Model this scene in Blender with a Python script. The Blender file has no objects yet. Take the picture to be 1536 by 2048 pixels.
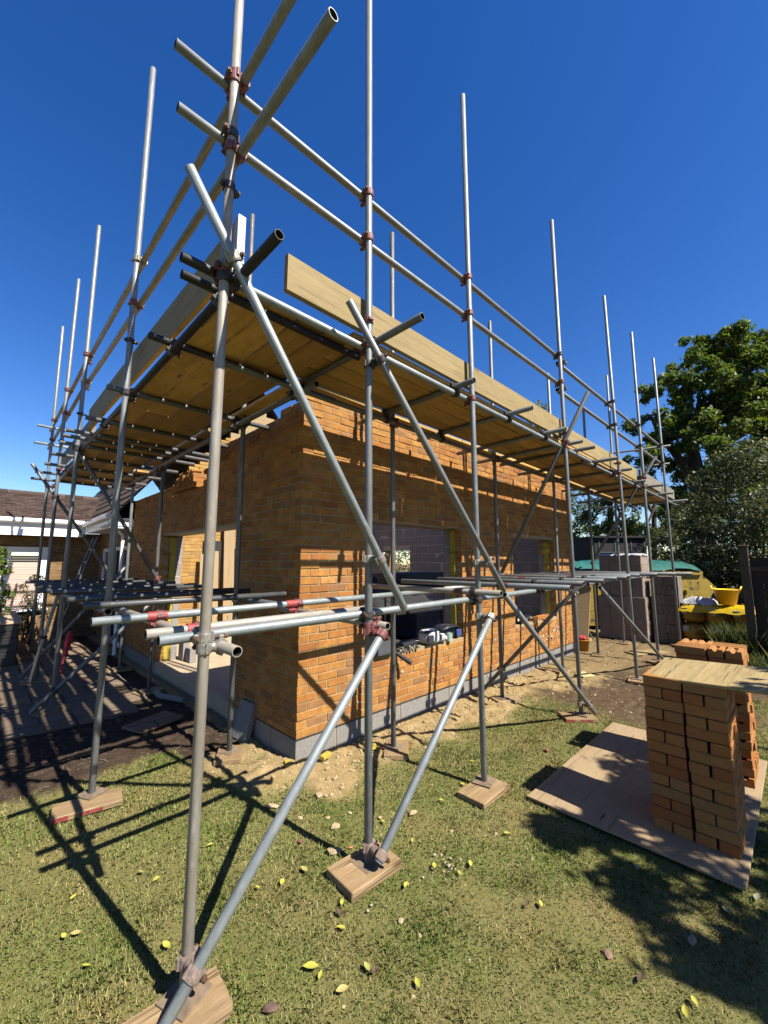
import bpy, math, random
import numpy as np
from mathutils import Vector, Matrix
R = math.radians
rnd = random.Random(7)
sc = bpy.context.scene
col = sc.collection
W = {}                      # object name -> world matrix


def link(o, world=None, parent=None):
    world = world or Matrix.Identity(4)
    W[o.name] = world.copy()
    col.objects.link(o)
    if parent is not None:
        o.parent = parent
        o.matrix_basis = W[parent.name].inverted() @ world
    else:
        o.matrix_basis = world
    return o


def tag(o, label=None, cat=None, group=None, kind=None):
    if label: o['label'] = label
    if cat: o['category'] = cat
    if group: o['group'] = group
    if kind: o['kind'] = kind
    return o


def empty(name, loc, label, cat, group=None, rz=0.0):
    o = bpy.data.objects.new(name, None)
    o.empty_display_size = 0.1
    link(o, Matrix.Translation(loc) @ Matrix.Rotation(rz, 4, 'Z'))
    return tag(o, label, cat, group)


def copy_tree(o, world=None, parent=None):
    c = o.copy()
    if parent is None:
        W[c.name] = world.copy()
        col.objects.link(c)
        c.matrix_basis = world
    else:
        c.parent = parent
        col.objects.link(c)
        W[c.name] = W[parent.name] @ c.matrix_basis
    for ch in [x for x in bpy.data.objects if x.parent == o]:
        copy_tree(ch, None, c)
    return c


def basis(x, y, z, loc):
    m = Matrix.Identity(4)
    for i in range(3):
        m[i][0], m[i][1], m[i][2], m[i][3] = x[i], y[i], z[i], loc[i]
    return m


class MB:
    def __init__(self):
        self.v, self.f, self.m, self.s = [], [], [], []

    def add(self, vs, fs, mi=0, smooth=False):
        b = len(self.v)
        self.v += [tuple(p) for p in vs]
        for f in fs:
            self.f.append(tuple(b + i for i in f)); self.m.append(mi); self.s.append(smooth)

    def box(self, lo, hi, mi=0, M=None, ch=0.0, jit=0.0):
        x0, y0, z0 = lo; x1, y1, z1 = hi
        if ch <= 0:
            vs = [(x0, y0, z0), (x1, y0, z0), (x1, y1, z0), (x0, y1, z0), (x0, y0, z1), (x1, y0, z1), (x1, y1, z1), (x0, y1, z1)]
            fs = [(0, 3, 2, 1), (4, 5, 6, 7), (0, 1, 5, 4), (1, 2, 6, 5), (2, 3, 7, 6), (3, 0, 4, 7)]
        else:
            vs, fs, idx = [], [], {}
            c = [(x0 + x1) / 2, (y0 + y1) / 2, (z0 + z1) / 2]; h = [(x1 - x0) / 2, (y1 - y0) / 2, (z1 - z0) / 2]
            c_ = min(ch, min(h) * .8)
            for sx in (-1, 1):
                for sy in (-1, 1):
                    for sz in (-1, 1):
                        s = (sx, sy, sz)
                        for a in range(3):
                            p = [c[i] + s[i] * (h[i] if i == a else h[i] - c_) for i in range(3)]
                            idx[(s, a)] = len(vs); vs.append(p)
            S = (-1, 1)

            def q(l):
                n = (Vector(vs[l[1]]) - Vector(vs[l[0]])).cross(Vector(vs[l[2]]) - Vector(vs[l[0]]))
                mid = sum((Vector(vs[i]) for i in l), Vector()) / len(l) - Vector(c)
                fs.append(tuple(l) if n.dot(mid) > 0 else tuple(reversed(l)))
            for a in range(3):
                b, d = [i for i in range(3) if i != a]
                for sa in S:
                    def k(sb, sd, ax):
                        s = [0, 0, 0]; s[a] = sa; s[b] = sb; s[d] = sd
                        return idx[(tuple(s), ax)]
                    q([k(-1, -1, a), k(1, -1, a), k(1, 1, a), k(-1, 1, a)])
                for sb in S:
                    for sd in S:
                        def k2(sa, ax):
                            s = [0, 0, 0]; s[a] = sa; s[b] = sb; s[d] = sd
                            return idx[(tuple(s), ax)]
                        q([k2(-1, b), k2(1, b), k2(1, d), k2(-1, d)])
            for sx in S:
                for sy in S:
                    for sz in S:
                        q([idx[((sx, sy, sz), 0)], idx[((sx, sy, sz), 1)], idx[((sx, sy, sz), 2)]])
        if jit:
            vs = [(p[0] + rnd.uniform(-jit, jit), p[1] + rnd.uniform(-jit, jit), p[2] + rnd.uniform(-jit, jit)) for p in vs]
        if M is not None:
            vs = [M @ Vector(p) for p in vs]
        self.add(vs, fs, mi)

    def prism(self, poly, ax, d, mi=0, M=None):
        """poly: 2D outline (counter-clockwise) extruded from d[0] to d[1] along axis ax."""
        n = len(poly); vs = []
        for t in d:
            for a, b in poly:
                vs.append({0: (t, a, b), 1: (a, t, b), 2: (a, b, t)}[ax])
        fs = [tuple(range(n))[::-1], tuple(range(n, 2 * n))]
        fs += [(i, (i + 1) % n, n + (i + 1) % n, n + i) for i in range(n)]
        if ax == 1: fs = [f[::-1] for f in fs]
        if M is not None: vs = [M @ Vector(p) for p in vs]
        self.add(vs, fs, mi)

    def cyl(self, p0, p1, r0, r1=None, n=12, mi=0, caps=True, smooth=True):
        r1 = r0 if r1 is None else r1
        p0, p1 = Vector(p0), Vector(p1); z = (p1 - p0).normalized()
        x = z.orthogonal().normalized(); y = z.cross(x)
        vs = []
        for p, r in ((p0, r0), (p1, r1)):
            for i in range(n):
                a = 2 * math.pi * i / n
                vs.append(p + x * (r * math.cos(a)) + y * (r * math.sin(a)))
        self.add(vs, [(i, (i + 1) % n, n + (i + 1) % n, n + i) for i in range(n)], mi, smooth)
        if caps:
            self.add(vs[:n], [tuple(range(n))[::-1]], mi); self.add(vs[n:], [tuple(range(n))], mi)

    def chain(self, pts, rad, n=7, mi=0):
        """tapered limb through points"""
        vs = []; prev = None
        for i, p in enumerate(pts):
            p = Vector(p)
            d = (Vector(pts[min(i + 1, len(pts) - 1)]) - Vector(pts[max(i - 1, 0)])).normalized()
            x = d.orthogonal().normalized() if prev is None else (prev - d * prev.dot(d)).normalized()
            prev = x; y = d.cross(x)
            for k in range(n):
                a = 2 * math.pi * k / n
                vs.append(p + x * (rad[i] * math.cos(a)) + y * (rad[i] * math.sin(a)))
        fs = []
        for i in range(len(pts) - 1):
            fs += [(i * n + k, i * n + (k + 1) % n, (i + 1) * n + (k + 1) % n, (i + 1) * n + k) for k in range(n)]
        fs.append(tuple(range((len(pts) - 1) * n, len(pts) * n)))
        self.add(vs, fs, mi, True)

    def rock(self, c, r, mi=0, flat=.7):
        t = (1 + 5 ** .5) / 2
        V = [(-1, t, 0), (1, t, 0), (-1, -t, 0), (1, -t, 0), (0, -1, t), (0, 1, t), (0, -1, -t), (0, 1, -t), (t, 0, -1), (t, 0, 1), (-t, 0, -1), (-t, 0, 1)]
        Fs = [(0, 11, 5), (0, 5, 1), (0, 1, 7), (0, 7, 10), (0, 10, 11), (1, 5, 9), (5, 11, 4), (11, 10, 2), (10, 7, 6), (7, 1, 8), (3, 9, 4), (3, 4, 2), (3, 2, 6), (3, 6, 8), (3, 8, 9), (4, 9, 5), (2, 4, 11), (6, 2, 10), (8, 6, 7), (9, 8, 1)]
        a = rnd.uniform(0, 6.28); sx = rnd.uniform(.7, 1.3); ca, sa = math.cos(a), math.sin(a)
        vs = []
        for p in V:
            k = r / 1.9 * rnd.uniform(.7, 1.25)
            x, y, z = p[0] * k * sx, p[1] * k / sx, p[2] * k * flat
            vs.append((c[0] + x * ca - y * sa, c[1] + x * sa + y * ca, c[2] + z))
        self.add(vs, Fs, mi)

    def build(self, name, mats, parent=None, origin=None, world=None):
        """vertices are world coordinates unless world is given (then local to it)"""
        me = bpy.data.meshes.new(name)
        if world is None:
            if origin is not None:
                world = Matrix.Translation(origin)
            elif parent is not None:
                world = W[parent.name].copy()
            else:
                world = Matrix.Identity(4)
            inv = world.inverted()
            vs = [tuple(inv @ Vector(p)) for p in self.v]
        else:
            vs = self.v
        me.from_pydata(vs, [], self.f)
        if not isinstance(mats, (list, tuple)): mats = [mats]
        for m in mats: me.materials.append(m)
        me.polygons.foreach_set('material_index', self.m)
        me.polygons.foreach_set('use_smooth', self.s)
        me.update()
        o = bpy.data.objects.new(name, me)
        return link(o, world, parent)


def tris_mesh(name, P, mats, quads=True, parent=None, origin=(0, 0, 0)):
    """P: (n, k, 3) array of separate k-gons"""
    n, k, _ = P.shape
    me = bpy.data.meshes.new(name)
    P = P - np.array(origin)
    me.vertices.add(n * k); me.vertices.foreach_set('co', P.reshape(-1).astype(np.float32))
    me.loops.add(n * k); me.loops.foreach_set('vertex_index', np.arange(n * k, dtype=np.int32))
    me.polygons.add(n); me.polygons.foreach_set('loop_start', np.arange(0, n * k, k, dtype=np.int32))
    if not isinstance(mats, (list, tuple)): mats = [mats]
    for m in mats: me.materials.append(m)
    me.update(calc_edges=True); me.validate()
    o = bpy.data.objects.new(name, me)
    return link(o, Matrix.Translation(origin), parent)


# ------------------------------------------------------------------ materials
class NT:
    def __init__(self, name):
        self.mat = bpy.data.materials.new(name); self.mat.use_nodes = True
        self.t = self.mat.node_tree; self.n = self.t.nodes; self.l = self.t.links
        self.b = self.n['Principled BSDF']; self.co = self.n.new('ShaderNodeTexCoord')

    def node(self, typ, **kw):
        nd = self.n.new(typ)
        for k, v in kw.items():
            if k.startswith('i_'):
                nd.inputs[k[2:].replace('_', ' ')].default_value = v
            else: setattr(nd, k, v)
        return nd

    def mapping(self, scale, src='Object', rot=(0, 0, 0)):
        m = self.n.new('ShaderNodeMapping'); m.inputs['Scale'].default_value = scale; m.inputs['Rotation'].default_value = rot
        self.l.new(self.co.outputs[src], m.inputs['Vector']); return m.outputs['Vector']

    def noise(self, scale, detail=4, rough=.55, vec=None, dist=0.0):
        nd = self.n.new('ShaderNodeTexNoise'); nd.inputs['Scale'].default_value = scale
        nd.inputs['Detail'].default_value = detail; nd.inputs['Roughness'].default_value = rough; nd.inputs['Distortion'].default_value = dist
        self.l.new(vec if vec is not None else self.co.outputs['Object'], nd.inputs['Vector'])
        return nd.outputs['Fac']

    def ramp(self, fac, stops, interp='LINEAR'):
        nd = self.n.new('ShaderNodeValToRGB'); cr = nd.color_ramp; cr.interpolation = interp
        while len(cr.elements) < len(stops): cr.elements.new(.5)
        for e, (p, c) in zip(cr.elements, stops):
            e.position = p; e.color = (c[0], c[1], c[2], 1) if not isinstance(c, (int, float)) else (c, c, c, 1)
        self.l.new(fac, nd.inputs['Fac']); return nd.outputs['Color']

    def mix(self, a, b, fac, mode='MIX'):
        nd = self.n.new('ShaderNodeMix'); nd.data_type = 'RGBA'; nd.blend_type = mode
        for s, v in ((nd.inputs[0], fac), (nd.inputs[6], a), (nd.inputs[7], b)):
            if isinstance(v, (int, float)): s.default_value = v
            elif isinstance(v, tuple): s.default_value = (*v, 1)
            else: self.l.new(v, s)
        return nd.outputs[2]

    def math(self, op, a, b=0.0):
        nd = self.n.new('ShaderNodeMath'); nd.operation = op
        for s, v in ((nd.inputs[0], a), (nd.inputs[1], b)):
            if isinstance(v, (int, float)): s.default_value = v
            else: self.l.new(v, s)
        return nd.outputs[0]

    def bump(self, h, strength=.4, dist=.01):
        nd = self.n.new('ShaderNodeBump'); nd.inputs['Strength'].default_value = strength; nd.inputs['Distance'].default_value = dist
        self.l.new(h, nd.inputs['Height']); self.l.new(nd.outputs['Normal'], self.b.inputs['Normal'])

    def island(self):
        return self.n.new('ShaderNodeNewGeometry').outputs['Random Per Island']

    def objrand(self):
        return self.n.new('ShaderNodeObjectInfo').outputs['Random']

    def fin(self, color, rough=.8, metal=0.0, spec=None, k=.43):
        if k != 1:
            color = tuple(x * k for x in color) if isinstance(color, tuple) else self.mix(color, (k, k, k), 1.0, 'MULTIPLY')
        for s, v in ((self.b.inputs['Base Color'], color), (self.b.inputs['Roughness'], rough), (self.b.inputs['Metallic'], metal)):
            if isinstance(v, (int, float)): s.default_value = v
            elif isinstance(v, tuple): s.default_value = (*v, 1)
            else: self.l.new(v, s)
        if spec is not None: self.b.inputs['Specular IOR Level'].default_value = spec
        return self.mat


def plain(name, c, rough=.7, metal=0.0, var=.25, scale=14.0, bump=.15, k=.43):
    m = NT(name)
    n = m.noise(scale, 6, .6)
    lo = tuple(x * (1 - var) for x in c); hi = tuple(min(1, x * (1 + var)) for x in c)
    m.bump(m.noise(scale * 6, 4), bump, .004)
    return m.fin(m.ramp(n, [(.3, lo), (.7, hi)]), rough, metal, None, k)


def mat_tube(name, base, dark, rust=0.0, metal=.35):
    m = NT(name)
    st = m.noise(1, 8, .7, m.mapping((70, 70, 5)))
    big = m.noise(1, 4, .6, m.mapping((6, 6, 2.2)))
    c = m.ramp(st, [(.25, dark), (.5, base), (.8, tuple(min(1, x * 1.25) for x in base))])
    ob = m.objrand()
    c = m.mix(c, tuple(x * .55 for x in base), m.math('MULTIPLY', ob, .45))
    rc = m.ramp(m.noise(1, 7, .75, m.mapping((22, 22, 9))), [(.3, (.30, .22, .15)), (.7, (.50, .42, .32))])
    fac = m.ramp(big, [(.52 - rust, 0.0), (.66 - rust * .6, .75)])
    c = m.mix(c, rc, fac)
    mot = m.noise(1, 6, .75, m.mapping((30, 30, 12)))
    c = m.mix(c, tuple(x * .62 for x in base), m.ramp(mot, [(.40, .75), (.58, 0.0)])); c = m.mix(c, tuple(min(1, x * 1.35) for x in base), m.ramp(mot, [(.58, 0.0), (.72, .5)]))
    spl = m.ramp(m.noise(1, 3, .6, m.mapping((45, 45, 20))), [(.66, 0.0), (.69, .65)])
    c = m.mix(c, (.55, .50, .42), spl)
    m.bump(m.noise(1, 6, .7, m.mapping((120, 120, 30))), .12, .002)
    return m.fin(c, m.ramp(st, [(.3, .62), (.7, .42)]), metal)


M_GALV = mat_tube('galvanised_tube', (.40, .43, .44), (.20, .23, .24), -.08)
M_GALVB = mat_tube('bright_galvanised_tube', (.50, .56, .57), (.30, .35, .36), -.1)
M_GALVD = mat_tube('dull_galvanised_tube', (.25, .27, .28), (.10, .11, .12), .05)
M_RUST = mat_tube('weathered_tube', (.70, .66, .58), (.22, .205, .185), .17, .1)
M_SHADET = mat_tube('shade_toned_tube', (.13, .135, .14), (.06, .062, .065), -.05, .3)  # tube colour darkened to imitate the shade on the low side transoms
M_BLACKT = mat_tube('black_and_shaded_tube', (.05, .05, .055), (.02, .02, .022), -.1, .5)  # black tubes, and the painted shade of the near side ledger
M_CL_G = plain('coupler_galvanised', (.44, .42, .36), .5, .5, .3, 60, .25)
M_CL_R = plain('coupler_red_paint', (.25, .075, .07), .6, .1, .5, 70, .25)
M_CL_D = plain('coupler_dark_steel', (.09, .085, .085), .55, .5, .5, 60, .5)
M_CL_U = plain('coupler_rusty', (.36, .27, .22), .8, .2, .4, 60, .3)
M_BOLT = plain('rusty_bolt', (.20, .105, .065), .7, .4, .5, 80, .3)
M_TUBEIN = plain('tube_bore', (.035, .032, .03), .9)


def mat_wood(name, a, b, stain, stain_amt=.5, rough=.75, k=.43):
    m = NT(name)
    g = m.noise(1, 9, .65, m.mapping((2.2, 26, 26)), 1.2)
    fine = m.noise(1, 6, .7, m.mapping((9, 190, 190)))
    c = m.ramp(g, [(.25, a), (.5, tuple((x + y) / 2 for x, y in zip(a, b))), (.75, b)])
    c = m.mix(c, tuple(x * .6 for x in a), m.ramp(fine, [(.5, 0.0), (.68, .75)]))
    crack = m.noise(1, 3, .5, m.mapping((.45, 21, 21)), .8)
    c = m.mix(c, tuple(x * .3 for x in a), m.ramp(crack, [(.60, 0.0), (.615, .75), (.63, .75), (.645, 0.0)]))
    ob = m.objrand()
    c = m.mix(c, stain, m.math('MULTIPLY', m.ramp(ob, [(.25, 0.0), (.9, 1.0)]), stain_amt * 1.1))
    st = m.ramp(m.noise(1, 5, .7, m.mapping((1.6, 5, 5))), [(.45, 0.0), (.72, stain_amt)])
    c = m.mix(c, stain, st)
    vor = m.node('ShaderNodeTexVoronoi', i_Scale=1.0); m.l.new(m.mapping((1.7, 8, 8)), vor.inputs['Vector'])
    c = m.mix(c, (.10, .05, .02), m.ramp(vor.outputs['Distance'], [(.05, .85), (.11, 0.0)]))
    m.bump(m.mix(g, fine, .5), .25, .004)
    return m.fin(c, rough, 0, .25, k)


M_DECK = mat_wood('deck_board_timber', (.56, .33, .08), (.78, .52, .17), (.26, .145, .05), .62, .75, .68)
M_TOE = mat_wood('pale_board_timber', (.48, .35, .14), (.72, .56, .28), (.34, .25, .11), .5)
M_TOEG = mat_wood('grey_board_timber', (.40, .36, .28), (.55, .50, .40), (.22, .19, .15), .4)
M_PAD = mat_wood('sole_board_timber', (.38, .24, .11), (.66, .48, .27), (.26, .17, .09), .55)
M_PLY = mat_wood('plywood_sheet', (.56, .42, .24), (.66, .50, .30), (.38, .26, .15), .5)
M_OSB = mat_wood('sheet_timber', (.58, .42, .22), (.70, .53, .31), (.45, .3, .15), .3)
M_BAND = plain('galvanised_band', (.75, .75, .74), .5, .2, .15, 40)
M_PLATE = plain('base_plate_rust', (.30, .22, .145), .8, .1, .35, 25)
M_REDS = plain('red_sleeve_paint', (.42, .05, .05), .55, 0, .45, 60, .3)
M_REDEND = plain('red_end_paint', (.33, .05, .04), .7, 0, .6, 50)


def mat_brick(name, cols, mortar=False):
    m = NT(name)
    isl = m.island()
    c = m.ramp(isl, cols)
    n1 = m.noise(26, 6, .7); n2 = m.noise(130, 4, .7)
    c = m.mix(c, tuple(x * .55 for x in cols[0][1]), m.ramp(n1, [(.48, 0.0), (.8, .6)]))
    c = m.mix(c, tuple(min(1, x * 1.35) for x in cols[-1][1]), m.ramp(n2, [(.55, 0.0), (.8, .5)]))
    c = m.mix(c, (.62, .48, .30), m.ramp(m.noise(5, 7, .75), [(.60, 0.0), (.78, .35)]))
    c = m.mix(c, tuple(x * .62 for x in cols[1][1]), m.ramp(m.noise(7, 6, .7), [(.42, .5), (.6, 0.0)]))
    m.bump(m.mix(n1, n2, .6), .55, .006)
    return m.fin(c, .92, 0, .15, .49)


BR = [(0.0, (.38, .15, .055)), (.10, (.50, .21, .06)), (.28, (.58, .27, .072)), (.55, (.64, .325, .09)), (.76, (.54, .235, .06)), (.88, (.36, .20, .10)), (1.0, (.68, .36, .12))]
M_BRICK = mat_brick('facing_brick', BR)
M_BRICKY = mat_brick('house_brick', [(0.0, (.52, .25, .07)), (.3, (.62, .35, .10)), (.7, (.70, .42, .13)), (.9, (.40, .24, .12)), (1.0, (.66, .38, .11))])
M_BRICKD = mat_brick('old_and_shaded_brick', [(0.0, (.26, .15, .07)), (.5, (.36, .22, .10)), (1.0, (.44, .29, .14))])  # darker brick; on the side wing it stands in for shade
M_STK = mat_brick('stack_brick', [(0.0, (.50, .185, .06)), (.5, (.60, .26, .08)), (1.0, (.55, .30, .12))])
M_BMORT = plain('block_mortar', (.66, .58, .51), .95, 0, .12, 30, .3, .5)
M_SMEAR = plain('mortar_smear', (.72, .56, .42), .95, 0, .2, 40, .3)
M_MORTAR = plain('mortar', (.53, .39, .20), .95, 0, .25, 30, .5)
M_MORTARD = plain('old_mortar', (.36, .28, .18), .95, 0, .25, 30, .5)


def mat_block(name, c, speck=.5):
    m = NT(name)
    v = m.node('ShaderNodeTexVoronoi', i_Scale=170.0); m.l.new(m.co.outputs['Object'], v.inputs['Vector'])
    k = m.ramp(m.noise(90, 5, .8), [(.35, tuple(x * (1 - speck) for x in c)), (.6, c), (.8, tuple(min(1, x * 1.35) for x in c))])
    k = m.mix(k, tuple(x * .75 for x in c), m.ramp(m.noise(4, 5), [(.45, 0.0), (.7, .6)]))
    k = m.mix(k, tuple(x * .7 for x in c), m.math('MULTIPLY', m.island(), .35))
    m.bump(v.outputs['Distance'], .5, .006)
    return m.fin(k, .95, 0, .1)


M_PLINTH = mat_block('plinth_block', (.50, .475, .44))
M_BLOCK = mat_block('inner_block', (.54, .49, .46), .2)
M_PACK = mat_block('pack_block', (.46, .35, .27), .35)
M_GBLK = mat_block('grey_block', (.37, .32, .27), .3)
M_INS = plain('yellow_insulation', (.66, .50, .06), .9, 0, .25, 40, .6)
M_WHITE = plain('white_upvc', (.80, .80, .80), .35, 0, .04, 20, .02, .8)
M_CONC = plain('screed', (.66, .52, .33), .9, 0, .14, 5, .3)
M_LINT = plain('lintel', (.55, .50, .42), .8, 0, .2, 20)
M_DARK = plain('dark_void', (.03, .03, .032), .8)
M_CABIN = plain('black_cabin_panel', (.025, .025, .028), .95, 0, .2, 6)
M_BLKPL = plain('black_plastic', (.022, .022, .025), .45, 0, .3, 20)
M_GREYPL = plain('grey_plastic', (.12, .13, .145), .4, 0, .1, 20, .03)
M_ORANGE = plain('orange_plastic', (.85, .18, .03), .4, 0, .1)
M_YELLOW = plain('yellow_tub_plastic', (.92, .52, .008), .4, 0, .06, 20, .03, .85)
M_SKIP = NT('skip_paint')
_n = M_SKIP.noise(5, 8, .75)
M_SKIP = M_SKIP.fin(M_SKIP.ramp(_n, [(.40, (.05, .03, .02)), (.47, (.42, .28, .012)), (.8, (.52, .35, .016))]), .6)
M_TEAL = plain('teal_tarpaulin', (.018, .17, .135), .5, 0, .4, 9, .6)
M_FENCE = mat_wood('dark_fence_timber', (.045, .038, .032), (.09, .075, .06), (.03, .025, .02), .5)
M_POST = mat_wood('fence_post_timber', (.10, .085, .06), (.17, .14, .10), (.06, .05, .04), .5)
M_STONE = plain('mortar_crumb', (.60, .46, .26), .95, 0, .25, 30, .6)
M_SANDL = plain('sand_clump', (.56, .41, .20), .97, 0, .3, 40, .6)


def mat_wrap():
    m = NT('clear_wrap')
    m.b.inputs['Base Color'].default_value = (.85, .86, .88, 1); m.b.inputs['Roughness'].default_value = .25
    n = m.noise(9, 6, .7, None, 1.5)
    m.l.new(m.ramp(n, [(.45, .02), (.64, .14), (.78, .55)]), m.b.inputs['Alpha'])
    m.bump(n, .8, .03)
    return m.mat


M_WRAP = mat_wrap()
M_SHEET = plain('white_polythene', (.78, .78, .80), .35, 0, .12, 12, .7)
# ------------------------------------------------------------------ camera, sky, sun
PITCH, YAW = R(6.98), R(45.35)
fh = Vector((math.cos(YAW), math.sin(YAW), 0)); UP = Vector((0, 0, 1))
fwd = fh * math.cos(PITCH) + UP * math.sin(PITCH); rgt = fh.cross(UP); cu = rgt.cross(fwd)
CAM = Vector((-2.134, -3.264, 1.78))
cd = bpy.data.cameras.new('camera'); cam = bpy.data.objects.new('camera', cd); col.objects.link(cam)
cd.sensor_fit = 'VERTICAL'; cd.sensor_height = 36; cd.lens = 816 / 2048 * 36; cd.clip_end = 600; cd.clip_start = .02
cam.matrix_world = basis(rgt, cu, -fwd, CAM); sc.camera = cam

SUN = Vector((.135 * math.cos(R(48)), -.991 * math.cos(R(48)), math.sin(R(48)))).normalized()
sd = bpy.data.lights.new('sun', 'SUN'); sd.energy = 5.0; sd.angle = R(.5); sd.color = (1, .93, .82)
so = bpy.data.objects.new('sun', sd); col.objects.link(so)
so.rotation_euler = SUN.to_track_quat('Z', 'Y').to_euler(); so.location = (0, -20, 30)
wd = bpy.data.worlds.new('World'); sc.world = wd; wd.use_nodes = True
wn = wd.node_tree; bg = wn.nodes['Background']
sky = wn.nodes.new('ShaderNodeTexSky'); sky.sky_type = 'NISHITA'; sky.sun_disc = False
sky.sun_elevation = R(48); sky.sun_rotation = math.atan2(SUN.x, SUN.y)
sky.air_density = 1.0; sky.dust_density = 0.25; sky.ozone_density = 2.5; sky.altitude = 400
hs = wn.nodes.new('ShaderNodeHueSaturation'); hs.inputs['Saturation'].default_value = 1.35; hs.inputs['Hue'].default_value = .514
wn.links.new(sky.outputs[0], hs.inputs['Color']); wn.links.new(hs.outputs[0], bg.inputs[0]); bg.inputs[1].default_value = .063
vs = sc.view_settings; vs.view_transform = 'Standard'; vs.look = 'None'; vs.exposure = 1.5; vs.gamma = 1
cy = sc.cycles; cy.max_bounces = 7; cy.diffuse_bounces = 2; cy.transparent_max_bounces = 12; cy.use_adaptive_sampling = True
try:
    cy.use_denoising = True
except Exception:
    pass


def ray(x, y): return fwd + rgt * ((x - 768) / 816) + cu * ((1024 - y) / 816)
def onz(x, y, z=0.0):
    d = ray(x, y); return CAM + d * ((z - CAM.z) / d.z)
def ony(x, y, Y):
    d = ray(x, y); return CAM + d * ((Y - CAM.y) / d.y)
def at(x, y, depth): return CAM + ray(x, y) * depth


# ------------------------------------------------------------------ ground
nr = np.random.default_rng(5)


def vnoise(x, y, s, seed=0):
    """smooth value noise on arrays"""
    x = np.asarray(x) * s + seed * 17.3; y = np.asarray(y) * s + seed * 9.1
    xi, yi = np.floor(x).astype(int), np.floor(y).astype(int); fx, fy = x - xi, y - yi
    fx, fy = fx * fx * (3 - 2 * fx), fy * fy * (3 - 2 * fy)
    def h(a, b):
        v = np.sin(a * 127.1 + b * 311.7 + seed * 74.7) * 43758.5453
        return v - np.floor(v)
    return (h(xi, yi) * (1 - fx) + h(xi + 1, yi) * fx) * (1 - fy) + (h(xi, yi + 1) * (1 - fx) + h(xi + 1, yi + 1) * fx) * fy


def fbm(x, y, s, seed=0, o=4):
    return sum(vnoise(x, y, s * 2 ** i, seed + i) * .5 ** (i + 1) for i in range(o)) / (1 - .5 ** o)


def sstep(a, b, v):
    t = np.clip((v - a) / (b - a), 0, 1); return t * t * (3 - 2 * t)


def masks(x, y):
    """sand, brown soil, dark soil (0..1) by where builders have walked and dug"""
    w = fbm(x, y, 2.3, 3) - .5
    dr = np.where(x > -.15, np.abs(np.minimum(y, 0)), 9)               # distance in front of the right-hand wall
    sand = 1 - sstep(.30, .62, dr + w * .9 - np.clip((x - 1.0) * .13, 0, .75))
    ds = np.hypot((x + .18), (y - .02))
    sand = np.maximum(sand, 1 - sstep(.22, .46, ds + w * .5))
    sand = np.maximum(sand, (1 - sstep(.18, .36, np.hypot((x + .35) * .8, (y - .5)) + w * .4)) * .9)
    soil = sstep(3.0, 3.7, x + w * 1.4 + np.clip((y + 1.2) * -.25, -.2, .2)) * sstep(-3.0, -2.3, y + w)
    soil = np.maximum(soil, sstep(4.6, 5.5, x + w))
    dark = sstep(.95, 1.15, y + w * .7 + np.clip(-x - 1.2, 0, 3) * -.05) * (x < .1)
    dark = np.maximum(dark, (x > -.65) * (x < .1) * sstep(.45, .7, y + w * .5))
    sand = sand * (1 - sstep(3.5, 6.5, x) * .55)
    return np.clip(sand, 0, 1), np.clip(soil, 0, 1), np.clip(dark, 0, 1)


def axis(lo, hi, near0, near1, d):
    a = list(np.arange(near0, near1, d)); s = d; v = near1
    while v < hi: a.append(v); s *= 1.16; v += s
    a.append(hi); s = d; v = near0 - d
    while v > lo: a.insert(0, v); s *= 1.16; v -= s
    a.insert(0, lo); return np.array(a)


gx = axis(-220, 220, -3.0, 4.4, .03); gy = axis(-220, 220, -3.1, 2.0, .03)
GX, GY = np.meshgrid(gx, gy)


def height(x, y):
    s, o, d = masks(x, y)
    near = (np.abs(x) < 12) & (np.abs(y) < 12)
    h = (fbm(x, y, 1.3, 11) - .5) * .03 + (fbm(x, y, 14, 21, 3) - .5) * (.010 + .05 * np.maximum(s, np.maximum(o, d) * .9))
    h = h + s * .035 * fbm(x, y, 4.5, 31)
    h = h + .05 * np.exp(-(((x + .2) / .22) ** 2 + ((y + .02) / .25) ** 2))
    inside = (x > .03) & (x < 6.3) & (y > .03)
    return np.where(inside, -.08, np.where(near, h, -.01))


GZ = height(GX, GY)
nx, ny = len(gx), len(gy)
V = np.stack([GX, GY, GZ], -1).reshape(-1, 3)
ii = (np.arange(ny - 1)[:, None] * nx + np.arange(nx - 1)[None]).reshape(-1)
F = np.stack([ii, ii + 1, ii + nx + 1, ii + nx], -1)
me = bpy.data.meshes.new('ground')
me.vertices.add(len(V)); me.vertices.foreach_set('co', V.reshape(-1).astype(np.float32))
me.loops.add(F.size); me.loops.foreach_set('vertex_index', F.reshape(-1).astype(np.int32))
me.polygons.add(len(F)); me.polygons.foreach_set('loop_start', np.arange(0, F.size, 4, dtype=np.int32))
me.update(calc_edges=True)
me.polygons.foreach_set('use_smooth', np.ones(len(F), dtype=bool))
s_, o_, d_ = masks(V[:, 0], V[:, 1])
ca = me.color_attributes.new('soil_kind', 'FLOAT_COLOR', 'POINT')
ca.data.foreach_set('color', np.stack([s_, o_, d_, np.ones_like(s_)], -1).reshape(-1).astype(np.float32))
m = NT('lawn_and_soil')
at_ = m.node('ShaderNodeAttribute', attribute_name='soil_kind')
sp = m.node('ShaderNodeSeparateColor'); m.l.new(at_.outputs['Color'], sp.inputs[0])
n1, n2, n3 = m.noise(1.6, 6, .65), m.noise(60, 4, .7), m.noise(9, 6, .7)
lawn = m.ramp(n1, [(.3, (.12, .16, .04)), (.5, (.24, .235, .085)), (.68, (.36, .27, .13))])
lawn = m.mix(lawn, m.ramp(n2, [(.3, (.16, .16, .045)), (.55, (.30, .27, .10)), (.75, (.48, .40, .20))]), .6)
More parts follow.
